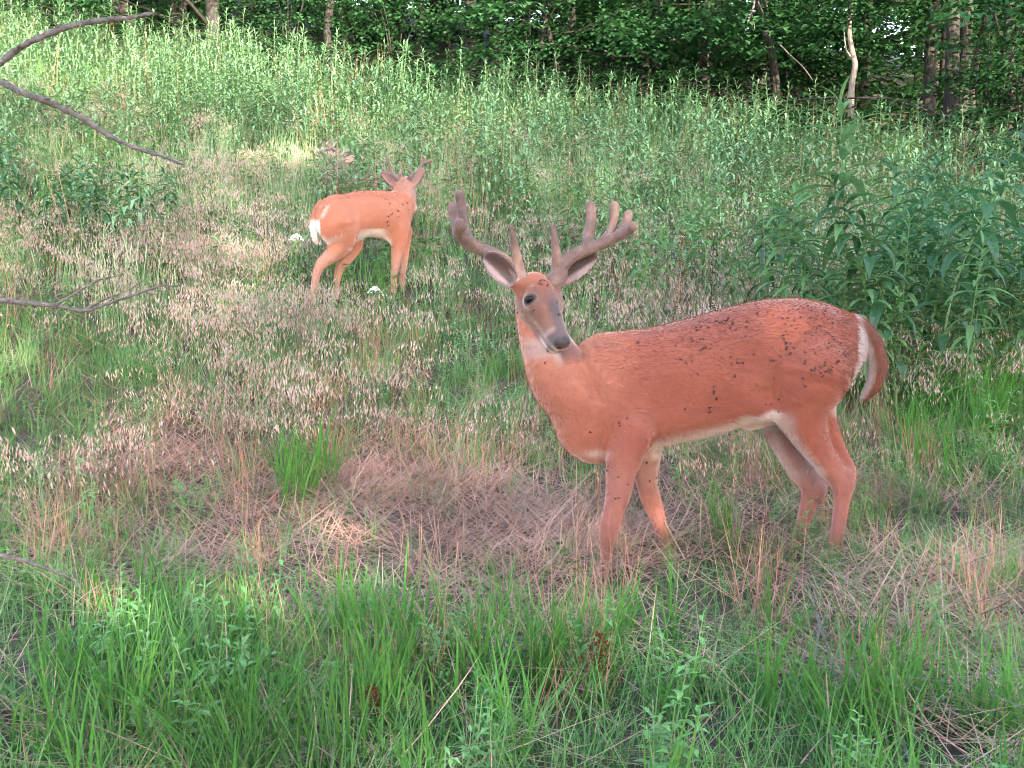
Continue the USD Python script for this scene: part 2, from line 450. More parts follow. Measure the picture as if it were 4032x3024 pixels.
def build_ground():
    ys = np.concatenate([np.linspace(-60, 0, 25)[:-1], np.linspace(0, 26, 180), np.linspace(27, 220, 60)])
    xs = np.concatenate([-np.geomspace(130, 14, 22), np.linspace(-13.5, 13.5, 150), np.geomspace(14, 130, 22)])
    X, Y = np.meshgrid(xs, ys)
    V = np.stack([X, Y, terrain(X, Y)], -1).reshape(-1, 3)
    i = np.arange(len(ys) - 1)[:, None] * len(xs) + np.arange(len(xs) - 1)
    q = np.stack([i, i + 1, i + 1 + len(xs), i + len(xs)], -1).reshape(-1, 4)
    tag(put("/World", "ground", (V, q), "soil", True), "meadow soil and old thatch rising towards the woods", "ground", kind="structure")
build_ground()

# ---------------------------------------------------------------- plant pieces
def ribbons(base, az, lean, length, width, droop, segs=4, taper=1.0, twist=None):
    """Grass blades: one ribbon each. lean: angle from the vertical at the foot, droop: further bending to the tip."""
    n = len(base)
    s = np.linspace(0, 1, segs + 1)
    th = lean[:, None] + droop[:, None] * s[None, :] ** 1.5
    step = length[:, None] / segs
    dz, dr = np.cos(th) * step, np.sin(th) * step
    z = np.concatenate([np.zeros((n, 1)), np.cumsum(.5 * (dz[:, 1:] + dz[:, :-1]), 1)], 1)
    r = np.concatenate([np.zeros((n, 1)), np.cumsum(.5 * (dr[:, 1:] + dr[:, :-1]), 1)], 1)
    c, d = np.cos(az)[:, None], np.sin(az)[:, None]
    mid = base[:, None, :] + np.stack([c * r, d * r, z], -1)
    w = width[:, None] * np.clip((1 - s ** (2.2 * taper)) * .5 + .02, 0, 1)[None, :]
    ta = az + np.pi / 2 + (0 if twist is None else twist)
    side = np.stack([np.cos(ta), np.sin(ta), 0 * ta], -1)[:, None, :]
    V = np.stack([mid - side * w[..., None], mid + side * w[..., None]], 2).reshape(-1, 3)
    k = np.arange(segs) * 2
    f = np.stack([k, k + 1, k + 3, k + 2], -1)
    q = (f[None] + (np.arange(n) * 2 * (segs + 1))[:, None, None]).reshape(-1, 4)
    return V, np.vstack([q[:, [0, 1, 2]], q[:, [0, 2, 3]]])

def leaves(base, az, elev, length, width, droop, segs=4, fold=.25, shape=1.0):
    """Leaf blades with a midrib fold: elev = angle above level at the foot, droop = bend to the tip."""
    n = len(base)
    s = np.linspace(0, 1, segs + 1)
    th = elev[:, None] - droop[:, None] * s[None, :]
    step = length[:, None] / segs
    dz, dr = np.sin(th) * step, np.cos(th) * step
    z = np.concatenate([np.zeros((n, 1)), np.cumsum(.5 * (dz[:, 1:] + dz[:, :-1]), 1)], 1)
    r = np.concatenate([np.zeros((n, 1)), np.cumsum(.5 * (dr[:, 1:] + dr[:, :-1]), 1)], 1)
    c, d = np.cos(az)[:, None], np.sin(az)[:, None]
    mid = base[:, None, :] + np.stack([c * r, d * r, z], -1)
    prof = np.sin(np.pi * np.clip(s, .03, .985) ** (.75 * shape)) ** .9
    w = (width[:, None] * .5 * prof[None, :])[..., None]
    side = np.stack([-np.sin(az), np.cos(az), 0 * az], -1)[:, None, :]
    nrm = np.stack([-c * np.sin(th), -d * np.sin(th), np.cos(th)], -1)
    V = np.stack([mid - side * w + nrm * w * fold, mid, mid + side * w + nrm * w * fold], 2).reshape(-1, 3)
    k = np.arange(segs) * 3
    f = np.concatenate([np.stack([k, k + 1, k + 4, k + 3], -1), np.stack([k + 1, k + 2, k + 5, k + 4], -1)])
    q = (f[None] + (np.arange(n) * 3 * (segs + 1))[:, None, None]).reshape(-1, 4)
    return V, np.vstack([q[:, [0, 1, 2]], q[:, [0, 2, 3]]])

def small_leaves(base, az, elev, length, width, fold=.25):
    """Folded two-triangle leaves, for crowns seen from afar."""
    c, s, ce, se = np.cos(az), np.sin(az), np.cos(elev), np.sin(elev)
    ax = np.stack([c * ce, s * ce, se], -1); side = np.stack([-s, c, 0 * c], -1); nrm = np.cross(ax, side)
    L_, w = length[:, None], width[:, None] * .5
    m_ = base + ax * L_ * .45 + nrm * w * fold * 2
    V = np.stack([base, base + ax * L_, m_ + side * w, m_ - side * w], 1).reshape(-1, 3)
    k = np.arange(len(base))[:, None] * 4
    return V, np.vstack([k + [0, 1, 2], k + [0, 3, 1]])

def U(a, b, n):
    return rng.uniform(a, b, n)

def disc(n, r):
    a, q = U(0, 2 * np.pi, n), r * np.sqrt(U(0, 1, n))
    return np.stack([q * np.cos(a), q * np.sin(a), 0 * a - .01], -1)

def tuft(n, r, length, width, lean=(0, .5), droop=(.3, 1.4), segs=4):
    return ribbons(disc(n, r), U(0, 2 * np.pi, n), U(*lean, n), U(*length, n), U(*width, n), U(*droop, n), segs)

def thatch(n, r, length, width, height):
    """Lying straws: nearly level, crossing one another."""
    b = disc(n, r); b[:, 2] = U(0, height, n)
    return ribbons(b, U(0, 2 * np.pi, n), U(1.15, 1.62, n), U(*length, n), U(*width, n), U(-.25, .3, n), 3, taper=3)

def brome(stems, h, spread):
    """Seed grass: thin stems arching over into a drooping panicle of spikelets. Returns (stems and leaves, spikelets)."""
    A, S = [], []
    b = disc(stems, spread)
    az = U(0, 2 * np.pi, stems); ln = U(.75, 1.1, stems) * h; le = U(.05, .40, stems); dr = U(.9, 2.0, stems)
    v, f = ribbons(b, az, le, ln, np.full(stems, .0016), dr, 7, taper=4)
    A.append((v, f))
    mid = v.reshape(stems, 8, 2, 3).mean(2)
    for k in range(stems):
        m_ = int(rng.integers(11, 19))
        t = U(4.2, 6.98, m_); i = t.astype(int); u = (t - i)[:, None]
        p = mid[k, i] * (1 - u) + mid[k, i + 1] * u
        pa = U(0, 2 * np.pi, m_); out = U(.01, .05, m_)
        q = p + np.stack([np.cos(pa) * out, np.sin(pa) * out, -U(.005, .05, m_)], -1)
        side = .0006 * np.stack([-np.sin(pa), np.cos(pa), 0 * pa], -1)
        vv = np.stack([p - side, p + side, q + side, q - side], 1).reshape(-1, 3)
        base = np.arange(m_)[:, None] * 4
        A.append((vv, np.vstack([base + [0, 1, 2], base + [0, 2, 3]])))
        sl, sw = U(.018, .034, m_), U(.0028, .0048, m_)
        d = np.stack([np.cos(pa) * .35, np.sin(pa) * .35, -np.ones(m_)], -1)
        e = np.stack([-np.sin(pa), np.cos(pa), 0 * pa], -1) * sw[:, None]
        g = np.cross(d, e) * .8
        c = q + d * (sl * .45)[:, None]
        vv = np.stack([q, c + e, c + g, c - e, q + d * sl[:, None]], 1).reshape(-1, 3)
        base = np.arange(m_)[:, None] * 5
        S.append((vv, np.vstack([base + t_ for t_ in ([0, 1, 2], [0, 2, 3], [4, 2, 1], [4, 3, 2])])))
    A.append(tuft(stems * 2, spread, (.15, .38), (.0025, .004)))
    return join(A), join(S)

def forb(h, n, leaf=(.03, .06), narrow=.42, far=False):
    """Low broadleaf plant with a few stems. Returns (stems, leaves)."""
    A, S = [], []
    for k in range(int(rng.integers(2, 5))):
        hh = h * rng.uniform(.6, 1.1); a = rng.uniform(0, 6.28); ln = rng.uniform(0, .35)
        top = np.array([math.cos(a) * ln * hh, math.sin(a) * ln * hh, hh]); foot = disc(1, .04)[0]
        pts = curve([foot, foot + top * .5 + [0, 0, .02], foot + top], 5)
        A.append(tube(pts[::2], np.linspace(.0028, .0012, 3), 3))
        m_ = n; t = np.sort(U(.25, 1, m_)); i = np.minimum((t * 4).astype(int), 3); u = (t * 4 - i)[:, None]
        p = pts[i] * (1 - u) + pts[i + 1] * u
        az = np.arange(m_) * 2.4 + U(-.3, .3, m_)
        L_ = U(*leaf, m_) * (1.25 - .6 * t)
        S.append(small_leaves(p, az, U(-.2, .6, m_), L_, L_ * narrow) if far else leaves(p, az, U(.1, .8, m_), L_, L_ * narrow, U(.3, 1.1, m_), 2))
    return join(A), join(S)

def tall_weed(h, count, length, width, bend=.08, droopy=.9, segs=5):
    """A straight stalk with long narrow leaves all the way up. Returns (stem, [leaf, leaf, ...])."""
    a = rng.uniform(0, 6.28)
    pts = curve([[0, 0, -.03], [math.cos(a) * bend * h * .25, math.sin(a) * bend * h * .25, h * .5], [math.cos(a) * bend * h, math.sin(a) * bend * h, h]], 9)
    stem = tube(pts if segs > 2 else pts[::2], np.linspace(.0052, .0018, 9 if segs > 2 else 5) * (h / 1.1), 6 if segs > 2 else 4)
    out = []
    t = np.linspace(.16, 1.0, count) ** .82
    for k in range(count):
        i = min(int(t[k] * 8), 7); u = t[k] * 8 - i
        p = pts[i] * (1 - u) + pts[i + 1] * u
        az = k * 2.39996 + rng.uniform(-.35, .35)
        size = float(np.interp(t[k], [.1, .4, .72, .9, 1], [.55, .85, 1.0, .85, .40])) * rng.uniform(.8, 1.15)
        el = .25 + 1.0 * t[k] ** 9 + rng.uniform(-.25, .25)
        out.append(leaves(p[None], np.array([az]), np.array([el]), np.array([length * size]), np.array([width * size]),
                          np.array([droopy * rng.uniform(.5, 1.4) * (1.25 - .35 * t[k])]), segs, fold=.35, shape=.92))
    return stem, out

# ---------------------------------------------------------------- scattering
def scatter(name, label, category, protos, pos, scale, idx=None, kind="stuff", tilt=.12):
    """Uncountable plants grown at pos and joined into one object; protos: lists of (piece name, mesh, look)."""
    root = UsdGeom.Xform.Define(stage, "/World/" + name).GetPrim()
    n = len(pos)
    idx = rng.integers(0, len(protos), n) if idx is None else idx
    yaw, ta, tb = U(0, 2 * np.pi, n), rng.normal(0, tilt, n), rng.normal(0, tilt, n)
    c, s_ = np.cos(yaw), np.sin(yaw)
    sc = np.broadcast_to(np.asarray(scale, float), (n,))
    made = {}
    for k, pieces in enumerate(protos):
        who = np.nonzero(idx == k)[0]
        if not len(who):
            continue
        for nm, mesh, lk in pieces:
            v, f = np.asarray(mesh[0], float), np.asarray(mesh[1])
            x = c[who, None] * v[None, :, 0] - s_[who, None] * v[None, :, 1]
            y = s_[who, None] * v[None, :, 0] + c[who, None] * v[None, :, 1]
            z = np.broadcast_to(v[None, :, 2], x.shape)
            x, y = x + ta[who, None] * z, y + tb[who, None] * z
            w = np.stack([x, y, z], -1) * sc[who, None, None] + pos[who][:, None, :]
            ff = f[None] + (np.arange(len(who)) * len(v))[:, None, None]
            made.setdefault((nm, lk), []).append((w.reshape(-1, 3), ff.reshape(-1, 3)))
    for (nm, lk), parts in made.items():
        put(root, nm, join(parts), lk)
        print("tris", name, nm, sum(len(q[1]) for q in parts), n)
    return tag(root, label, category, kind=kind)

def field(y0, y1, per_m2, margin=.5):
    """Random points on the ground seen between two distances: (points, photo px, photo py)."""
    n = int(per_m2 * (y1 - y0) * (.47 * (y0 + y1) + 2 * margin))
    y = y0 + (y1 - y0) * U(0, 1, n * 2)
    x = U(-1, 1, n * 2) * (.47 * y1 + margin)
    keep = np.abs(x) < .47 * y + margin
    x, y = x[keep], y[keep]
    k = int(per_m2 * (y1 - y0) * (.47 * (y0 + y1) + 2 * margin) * 1.0)
    x, y = x[:k], y[:k]
    p = np.stack([x, y, terrain(x, y)], -1)
    px, py, _ = project(p)
    return p, px, py

def patch(px, py, cx, cy, sx, sy):
    return np.exp(-((px - cx) / sx) ** 2 - ((py - cy) / sy) ** 2)

def clump(p, scale, seed):
    return meshkit.fbm(np.stack([p[:, 0] * scale, p[:, 1] * scale, 0 * p[:, 0]], -1), 3, seed)

def pick(p, w):
    return rng.uniform(0, 1, len(p)) < w

def deer_clear(p, r=1.0):
    """0 where a tall plant would stand inside an animal."""
    d = ((p[:, 0] - .82) / (.78 * r)) ** 2 + ((p[:, 1] - 4.58 - .2 * (p[:, 0] - .8)) / (.34 * r)) ** 2
    e = ((p[:, 0] + 1.17) / (.55 * r)) ** 2 + ((p[:, 1] - 9.15) / (.45 * r)) ** 2
    g = ((p[:, 0] - .2) / .28) ** 2 + ((p[:, 1] - 4.45) / .35) ** 2
    return (d > 1) & (e > 1) & (g > 1)

# ---------------------------------------------------------------- the woods: a few tree kinds, each a trunk with limbs and a crown of leaf sprays
def spray(origin, az, length, dens, droop, leaf=(.10, .16)):
    """A flat bough: twigs to both sides of a bent axis, leaves lying roughly level."""
    n = max(int(dens * length), 6)
    t = U(.12, 1, n) ** .8
    off = rng.normal(0, .30, n) * length * (.35 + .5 * t) * (1.05 - t * .6)
    c, d = math.cos(az), math.sin(az)
    x = t * length
    p = origin + np.stack([c * x - d * off, d * x + c * off, -droop * length * t ** 2 - .25 * np.abs(off) + rng.normal(0, .07, n) * length ** .5], -1)
    la = az + np.sign(off) * U(.2, 1.3, n) + rng.normal(0, .5, n)
    L_ = U(*leaf, n)
    return small_leaves(p, la, U(-.7, .25, n), L_, L_ * U(.6, .9, n))

def make_tree(kind, height, r0, first, reach, boughs, dens, lean=.0, leaf=(.10, .17), bark="bark", dead=False, droop=.28, leaf_look="tree_leaf", crook=.05):
    path = f"/World/{kind}"
    cls = stage.CreateClassPrim(path)
    z = np.linspace(-.3, height, 9)
    a = rng.uniform(0, 6.28)
    pts = np.stack([lean * z + rng.normal(0, crook, 9) * (z > 0), rng.normal(0, crook, 9) * (z > 0), z], -1)
    cv = curve(pts, 26)
    rad = r0 * (1 - .8 * np.linspace(0, 1, 26)) + r0 * .5 * np.exp(-np.linspace(0, height, 26) * 2.2)
    trunk = [tube(cv, rad, 10)]
    leafs = []
    for k in range(boughs):
        f = first + (1 - first) * ((k + rng.uniform(0, 1)) / boughs) ** .85
        i = min(int(f * 25), 24)
        o = cv[i]
        az = k * 2.4 + rng.uniform(-.5, .5)
        L_ = reach * rng.uniform(.55, 1.1) * (1.15 - .75 * f)
        rise = rng.uniform(.0, .45) * (.4 + f)
        e = o + np.array([math.cos(az) * L_, math.sin(az) * L_, rise * L_])
        mid = .5 * (o + e) + [0, 0, .10 * L_]
        trunk.append(tube(curve([o, mid, e], 5), np.linspace(max(rad[i] * .38, .012), .008, 5), 4))
        if not dead:
            lc = curve([o, mid, e], 6)
            leafs.append(spray(e - (e - o) * .25, az, L_ * .55, dens * 1.0, droop, leaf))
            for q in range(3):
                s_ = lc[2 + q]
                leafs.append(spray(s_, az + rng.choice([-1, 1]) * rng.uniform(.5, 1.2), L_ * rng.uniform(.4, .65), dens, droop, leaf))
    put(cls, "trunk", join(trunk), bark, True)
    if leafs:
        put(cls, "crown", join(leafs), leaf_look)
    return path

def make_sapling(kind, height, width, n, leaf, look_):
    cls = stage.CreateClassPrim(f"/World/{kind}")
    stems, L_ = [], []
    for k in range(5):
        a = rng.uniform(0, 6.28); w = rng.uniform(.2, 1) * width
        pts = curve([[0, 0, -.1], [math.cos(a) * w * .35, math.sin(a) * w * .35, height * .5], [math.cos(a) * w, math.sin(a) * w, height * rng.uniform(.7, 1)]], 8)
        stems.append(tube(pts, np.linspace(.018, .004, 8), 5))
        for j_ in range(1, 8):
            for q in range(3):
                L_.append(spray(pts[j_], rng.uniform(0, 6.28), width * rng.uniform(.5, .9), n, .25, leaf))
    put(cls, "stem", join(stems), "bark", True)
    put(cls, "crown", join(L_), look_)
    return f"/World/{kind}"

TREES = [make_tree("broad_tree_kind", 13, .13, .10, 3.6, 34, 80),
         make_tree("layered_tree_kind", 11, .09, .07, 3.2, 34, 85, lean=.03),
         make_tree("tall_tree_kind", 16, .11, .28, 4.0, 36, 75),
         make_tree("slim_tree_kind", 12, .075, .20, 2.4, 26, 75, lean=-.02, crook=.10),
         make_tree("dark_trunk_tree_kind", 15, .10, .33, 3.6, 34, 75)]
FAR_TREES = [make_tree("far_tree_kind", 13, .14, .12, 3.8, 30, 34, leaf=(.16, .26)), make_tree("far_layered_tree_kind", 15, .16, .2, 4.2, 30, 30, leaf=(.18, .28))]
BARE = make_tree("bare_tree_kind", 4.5, .05, .35, 1.4, 16, 0, dead=True, bark="bark_pale", crook=.06)
SAPLINGS = [make_sapling("sapling_kind", 2.6, 1.2, 22, (.09, .14), "tree_leaf"), make_sapling("spreading_sapling_kind", 3.6, 1.5, 20, (.10, .15), "tree_leaf")]

def tree(kind, px, d, label, group=None, scale=1.0, rot=None, name="tree", dx=0.0):
    p = at(px, 1076, d); x, y = p[0] + dx, p[1]
    return thing(name, label, "tree", (x, y, float(terrain(x, y))), group, rng.uniform(0, 360) if rot is None else rot, scale, ref=kind)

def edge(x):
    """Distance at which the woods begin."""
    return 19.6 - .30 * x + .6 * math.sin(x * .9)

# trees of the wood's edge, each told apart by where its trunk shows
tree(TREES[1], 235, 22.5, "tree with a sunlit trunk at the upper left corner of the meadow")
tree(TREES[3], 1345, 21.0, "slender tree with a pale grey trunk above the young buck's part of the meadow")
tree(TREES[0], 860, 22.0, "leafy tree whose low boughs hang over the weeds beyond the upper bare branch")
tree(TREES[2], 1950, 20.8, "tree with a dark brown trunk in the shadowy gap at the top centre")
tree(TREES[1], 2235, 20.4, "leafy tree of bluish foliage just right of the shadowy gap")
tree(TREES[3], 2160, 19.6, "thin pale sapling-sized tree over the fallen pole at the wood's edge", scale=.7)
tree(TREES[1], 2560, 19.6, "tree with sunlit yellow-green boughs above the fallen branch", rot=40)
tree(TREES[0], 2765, 19.2, "small tree with a bright sunlit lower trunk beside the sunlit boughs", scale=.8)
tree(TREES[3], 2995, 18.6, "forked tree stem just below the hanging dead branches", scale=.9)
tree(TREES[4], 3643, 17.8, "straight tree with a nearly black trunk left of two grey trunks")
tree(TREES[2], 3718, 17.0, "tree with a grey trunk and a pale scar in the dark woods")
tree(TREES[4], 3775, 18.2, "tree with a dim grey trunk close behind the scarred one")
tree(TREES[1], 3960, 16.6, "dark tree with boughs sweeping low over the meadow's right corner", rot=200)
tree(TREES[3], 3830, 19.5, "thin upright tree right of the dim grey trunk")

def crooked_tree():
    p = at(3353, 1076, 16.8); z = float(terrain(p[0], p[1])); o = np.array([p[0], p[1], z])
    T = thing("tree", "crooked slender tree whose kinked pale trunk stands before the dark woods", "tree", o)
    q = [at(x, y, 16.8) - o for x, y in ((3350, 470), (3353, 349), (3366, 262), (3361, 226), (3347, 157), (3344, 90), (3352, 10), (3340, -120), (3352, -300))]
    cv = curve(q, 30)
    put(T, "trunk", join([tube(cv, np.linspace(.048, .026, 30), 9), tube(curve([cv[10], cv[10] + [-.12, 0, .14], cv[10] + [-.16, 0, .42]], 5), np.linspace(.018, .008, 5), 6)]), "bark_pale", True)
    L_ = []
    for k in range(9, 30):
        for _ in range(2 if k > 18 else (1 if k > 14 else 0)):
            L_.append(spray(cv[k], rng.uniform(0, 6.28), rng.uniform(.6, 1.1), 50, .3, (.08, .13)))
    put(T, "crown", join(L_), "tree_leaf")
crooked_tree()

for k, (px, d, s, q, lb) in enumerate([
        (330, 21.6, 1.0, 0, "leafy shrub at the foot of the sunlit trunk"), (1150, 20.9, .8, 1, "dark green shrub at the meadow's top edge left of the pale trunk"),
        (1560, 20.3, .9, 0, "green shrub under the dark boughs right of the pale trunk"), (2090, 19.6, .8, 1, "brownish-lit shrub beside the shadowy gap"),
        (2420, 19.0, .9, 0, "sunlit shrub behind the fallen pole"), (2680, 18.6, .75, 1, "low shrub under the yellow-green boughs"),
        (3850, 16.2, 1.0, 1, "dark spreading shrub in front of the grey trunks"), (4010, 15.6, .95, 0, "dark shrub at the right border of the meadow")]):
    p = at(px, 1076, d)
    thing("shrub", lb, "shrub", (p[0], p[1], float(terrain(p[0], p[1]))), None, rng.uniform(0, 360), s, ref=SAPLINGS[q])

# deeper trees one can still make out between them
spots = []
for k in range(400):
    d = rng.uniform(20.5, 36); px = rng.uniform(-150, 4180)
    p = at(px, 1076, d)
    if d < edge(p[0]) + 1.4 or any((p[0] - a) ** 2 + (p[1] - b_) ** 2 < 2.2 for a, b_ in spots) or len(spots) >= 46:
        continue
    spots.append((p[0], p[1]))
for k, (x, y) in enumerate(sorted(spots, key=lambda s: s[1])):
    thing("tree", "dark tree standing deeper in the woods behind the edge trees", "tree", (x, y, float(terrain(x, y))), "trees deeper in the woods",
          rng.uniform(0, 360), rng.uniform(.85, 1.2), ref=TREES[[0, 2, 4, 1, 2, 4, 3][k % 7]])

def copies(name, label, category, kinds, pos, scale, kind="stuff"):
    pi = UsdGeom.PointInstancer.Define(stage, "/World/" + name)
    rel = pi.CreatePrototypesRel()
    for c in kinds:
        x = UsdGeom.Xform.Define(stage, numbered(f"/World/{name}/tree"))
        x.GetPrim().GetReferences().AddInternalReference(c)
        rel.AddTarget(x.GetPath())
    n = len(pos); yaw = U(0, 6.28, n)
    pi.CreateProtoIndicesAttr(Vt.IntArray.FromNumpy(rng.integers(0, len(kinds), n).astype(np.int32)))
    pi.CreatePositionsAttr(Vt.Vec3fArray.FromNumpy(np.asarray(pos, np.float32)))
    pi.CreateOrientationsAttr(Vt.QuathArray([Gf.Quath(math.cos(a / 2), 0, 0, math.sin(a / 2)) for a in yaw]))
    pi.CreateScalesAttr(Vt.Vec3fArray.FromNumpy(np.repeat(np.asarray(scale, np.float32)[:, None], 3, 1)))
    return tag(pi.GetPrim(), label, category, kind=kind)

x, y = U(-19, 19, 400), U(17, 37, 400)
keep = (np.abs(x) < .5 * y + 2) & (y > np.array([edge(q) for q in x]) + 1.8)
x, y = x[keep][:44], y[keep][:44]
copies("undergrowth", "dark leafy undergrowth beneath the trees of the woods", "undergrowth", SAPLINGS, np.stack([x, y, terrain(x, y)], -1), U(.6, 1.2, len(x)))
x, y = U(-45, 45, 110), U(30, 60, 110)
keep = (np.abs(x) < .5 * y + 6) & (y > 33)
x, y = x[keep], y[keep]
copies("far_woods", "dark mass of woods filling the background behind the edge trees", "woods", FAR_TREES, np.stack([x, y, terrain(x, y)], -1), U(.9, 1.3, len(x)))
# trees out of view, placed to shade the near meadow and right woods
rg = np.random.default_rng(41)
x = np.concatenate([rg.uniform(2, 15, 19), rg.uniform(-10, 22, 11), rg.uniform(10.5, 17, 8), rg.uniform(-28, -13, 6)])
y = np.concatenate([rg.uniform(-15, -7, 19), rg.uniform(-24, -15, 11), rg.uniform(-6, 9, 8), rg.uniform(-10, 16, 6)])
copies("unseen_shade_trees", "unseen trees beside and behind the view, placed to shade the near meadow and right woods", "woods", FAR_TREES, np.stack([x, y, terrain(x, y)], -1), np.concatenate([rg.uniform(.80, .98, 30), rg.uniform(.52, .66, 8), rg.uniform(.80, .98, 6)]))

# ---------------------------------------------------------------- the meadow's uncountable plants
def band(px, py):
    dry = (1.0 * patch(px, py, 1500, 2020, 850, 250) + .8 * patch(px, py, 900, 1780, 500, 170) + .6 * patch(px, py, 2150, 2120, 380, 150)
           + .45 * patch(px, py, 2950, 1980, 420, 150) + .55 * patch(px, py, 3800, 2450, 420, 380) + .5 * patch(px, py, 300, 2080, 420, 220))
    fresh = (1.0 * patch(px, py, 1480, 2720, 760, 190) + .9 * patch(px, py, 2700, 2800, 900, 190) + .35 * patch(px, py, 2500, 2560, 420, 90)
             + .5 * patch(px, py, 400, 2750, 600, 280) + .35 * ss(2650, 2900, py))
    return np.clip(dry, 0, 1), np.clip(fresh, 0, 1)

# lying straw
p, px, py = field(2.1, 9.5, 50)
dry, fresh = band(px, py)
k = pick(p, np.clip(.13 + .95 * dry - .1 * fresh + .06 * ss(2400, 2600, py), 0, 1) * (.55 + .9 * clump(p, 1.6, 11)))
scatter("dry_thatch", "matted pinkish-tan dry grass lying across the middle of the meadow", "dry grass",
        [[("straws", thatch(60, .30, (.14, .42), (.0016, .0034), .055), "straw")] for _ in range(5)], p[k], U(.8, 1.25, k.sum()), tilt=.25)
# fine green grass
p, px, py = field(2.0, 8.5, 105)
dry, fresh = band(px, py)
k = pick(p, np.clip(.74 - .58 * dry + .1 * fresh + .3 * ss(2500, 2800, py) + .9 * patch(px, py, 1430, 1225, 320, 85), .06, 1) * (.35 + 1.1 * clump(p, 2.1, 21)))
p2, px2, py2 = field(8.5, 21.5, 18)
k2 = pick(p2, .85 * (.4 + 1.0 * clump(p2, .9, 22)) + patch(px2, py2, 1430, 1200, 320, 80))
pp = np.vstack([p[k], p2[k2]])
near_tufts = [[("blades", tuft(23, .07, (.12, .34), (.0026, .0052), (.02, .60), (.3, 1.5), 2), "grass_green")] for _ in range(6)]
far_tufts = [[("blades", tuft(14, .09, (.14, .34), (.0034, .0062), (.02, .60), (.3, 1.5), 2), "grass_green")] for _ in range(4)]
scatter("fine_grass", "thin green grass growing all over the meadow", "grass", near_tufts + far_tufts,
        pp, np.concatenate([U(.6, 1.1, k.sum()) * (1 - .45 * patch(px[k], py[k], 2300, 2280, 1300, 330) + 1.1 * patch(px[k], py[k], 1430, 1225, 320, 85)), U(1.1, 1.7, k2.sum())]),
        idx=np.concatenate([rng.integers(0, 6, k.sum()), rng.integers(6, 10, k2.sum())]))
# fresh broad grass in front
p, px, py = field(2.1, 5.2, 62)
dry, fresh = band(px, py)
k = pick(p, fresh * np.clip(2.6 * clump(p, 1.9, 31) - .55, .08, 1.1) + .10 * patch(px, py, 2300, 2420, 1500, 160))
q_, qx, qy = field(5.0, 8.5, 60)
k2 = pick(q_, np.clip(patch(qx, qy, 3830, 1700, 260, 130) + patch(qx, qy, 1180, 1960, 130, 70), 0, 1))
pp = np.vstack([p[k], q_[k2]])
scatter("fresh_grass", "lush bright green broad-bladed grass in front of the large buck", "grass",
        [[("blades", tuft(17, .05, (.20, .42), (.0055, .0105), (.0, .40), (.15, 1.2), 5), "grass_fresh")] for _ in range(6)],
        pp, np.concatenate([U(.55, 1.1, k.sum()) * (1 - .35 * patch(px[k], py[k], 2300, 2350, 1500, 200)), U(.9, 1.4, k2.sum())]))
# drooping seed grass
p, px, py = field(4.6, 17, 32)
w = (1.0 * patch(px, py, 1080, 1400, 330, 260) + .55 * patch(px, py, 820, 1150, 420, 200) + .7 * patch(px, py, 1050, 1750, 330, 130) + .5 * patch(px, py, 250, 1080, 330, 130)
     + 1.3 * patch(px, py, 2700, 1400, 110, 130) + .35 * patch(px, py, 2300, 1200, 500, 200) + .5 * patch(px, py, 900, 800, 500, 90) + .10)
k = pick(p, np.clip(w, 0, 1) * (.18 + 1.0 * clump(p, 1.3, 41)) * deer_clear(p))
scatter("seed_grass", "arching grass with drooping pinkish-white seed heads left of the large buck", "seed grass",
        [[("stems", a, "grass_pale"), ("seeds", s, "seed")] for a, s in (brome(9, .70, .13) for _ in range(5))], p[k], U(.75, 1.2, k.sum()))
# dark fallen twigs and rank stems at the lower right
p, px, py = field(2.4, 6, 16)
k = pick(p, np.clip(.8 * patch(px, py, 3800, 2700, 420, 380), 0, 1))
scatter("dead_twigs", "dark dead twigs and rank stems tangled in the grass at the lower right", "twigs",
        [[("twigs", thatch(9, .28, (.2, .6), (.003, .006), .16), "twig")] for _ in range(4)], p[k], U(.8, 1.2, k.sum()), tilt=.3)
# upright dry stalks
p, px, py = field(3.0, 12, 40)
w = (.9 * patch(px, py, 1850, 1830, 330, 110) + .7 * patch(px, py, 2900, 1900, 260, 90) + .8 * patch(px, py, 2680, 1400, 150, 130) + .45 * patch(px, py, 350, 2100, 420, 200)
     + .8 * patch(px, py, 3900, 2300, 160, 160) + .25 * patch(px, py, 2000, 2700, 1800, 300) + .5 * patch(px, py, 1500, 1600, 500, 250) + .5 * patch(px, py, 3650, 1900, 200, 120) + .08)
k = pick(p, np.clip(w, 0, 1) * (.3 + 1.0 * clump(p, 1.9, 51)) * np.where(deer_clear(p, .9), 1, .35))
scatter("dry_stalks", "reddish-brown dry grass stalks standing in clumps", "dry grass",
        [[("stalks", tuft(26, .08, (.14, .38), (.0016, .003), (.0, .55), (-.1, .6), 3), "dry_stem")] for _ in range(4)], p[k], U(.7, 1.25, k.sum()))
# pale standing grass of the middle distance
p, px, py = field(8.5, 19, 13)
w = patch(px, py, 900, 800, 650, 130) + .8 * patch(px, py, 2100, 720, 550, 90) + .12
k = pick(p, np.clip(w, 0, 1) * (.3 + 1.1 * clump(p, .8, 61)) * deer_clear(p))
scatter("pale_grass", "pale greyish standing grass in the middle of the slope", "grass",
        [[("blades", tuft(26, .12, (.35, .75), (.003, .0055), (.0, .30), (.0, .6), 4), "grass_pale")] for _ in range(4)], p[k], U(.8, 1.2, k.sum()))
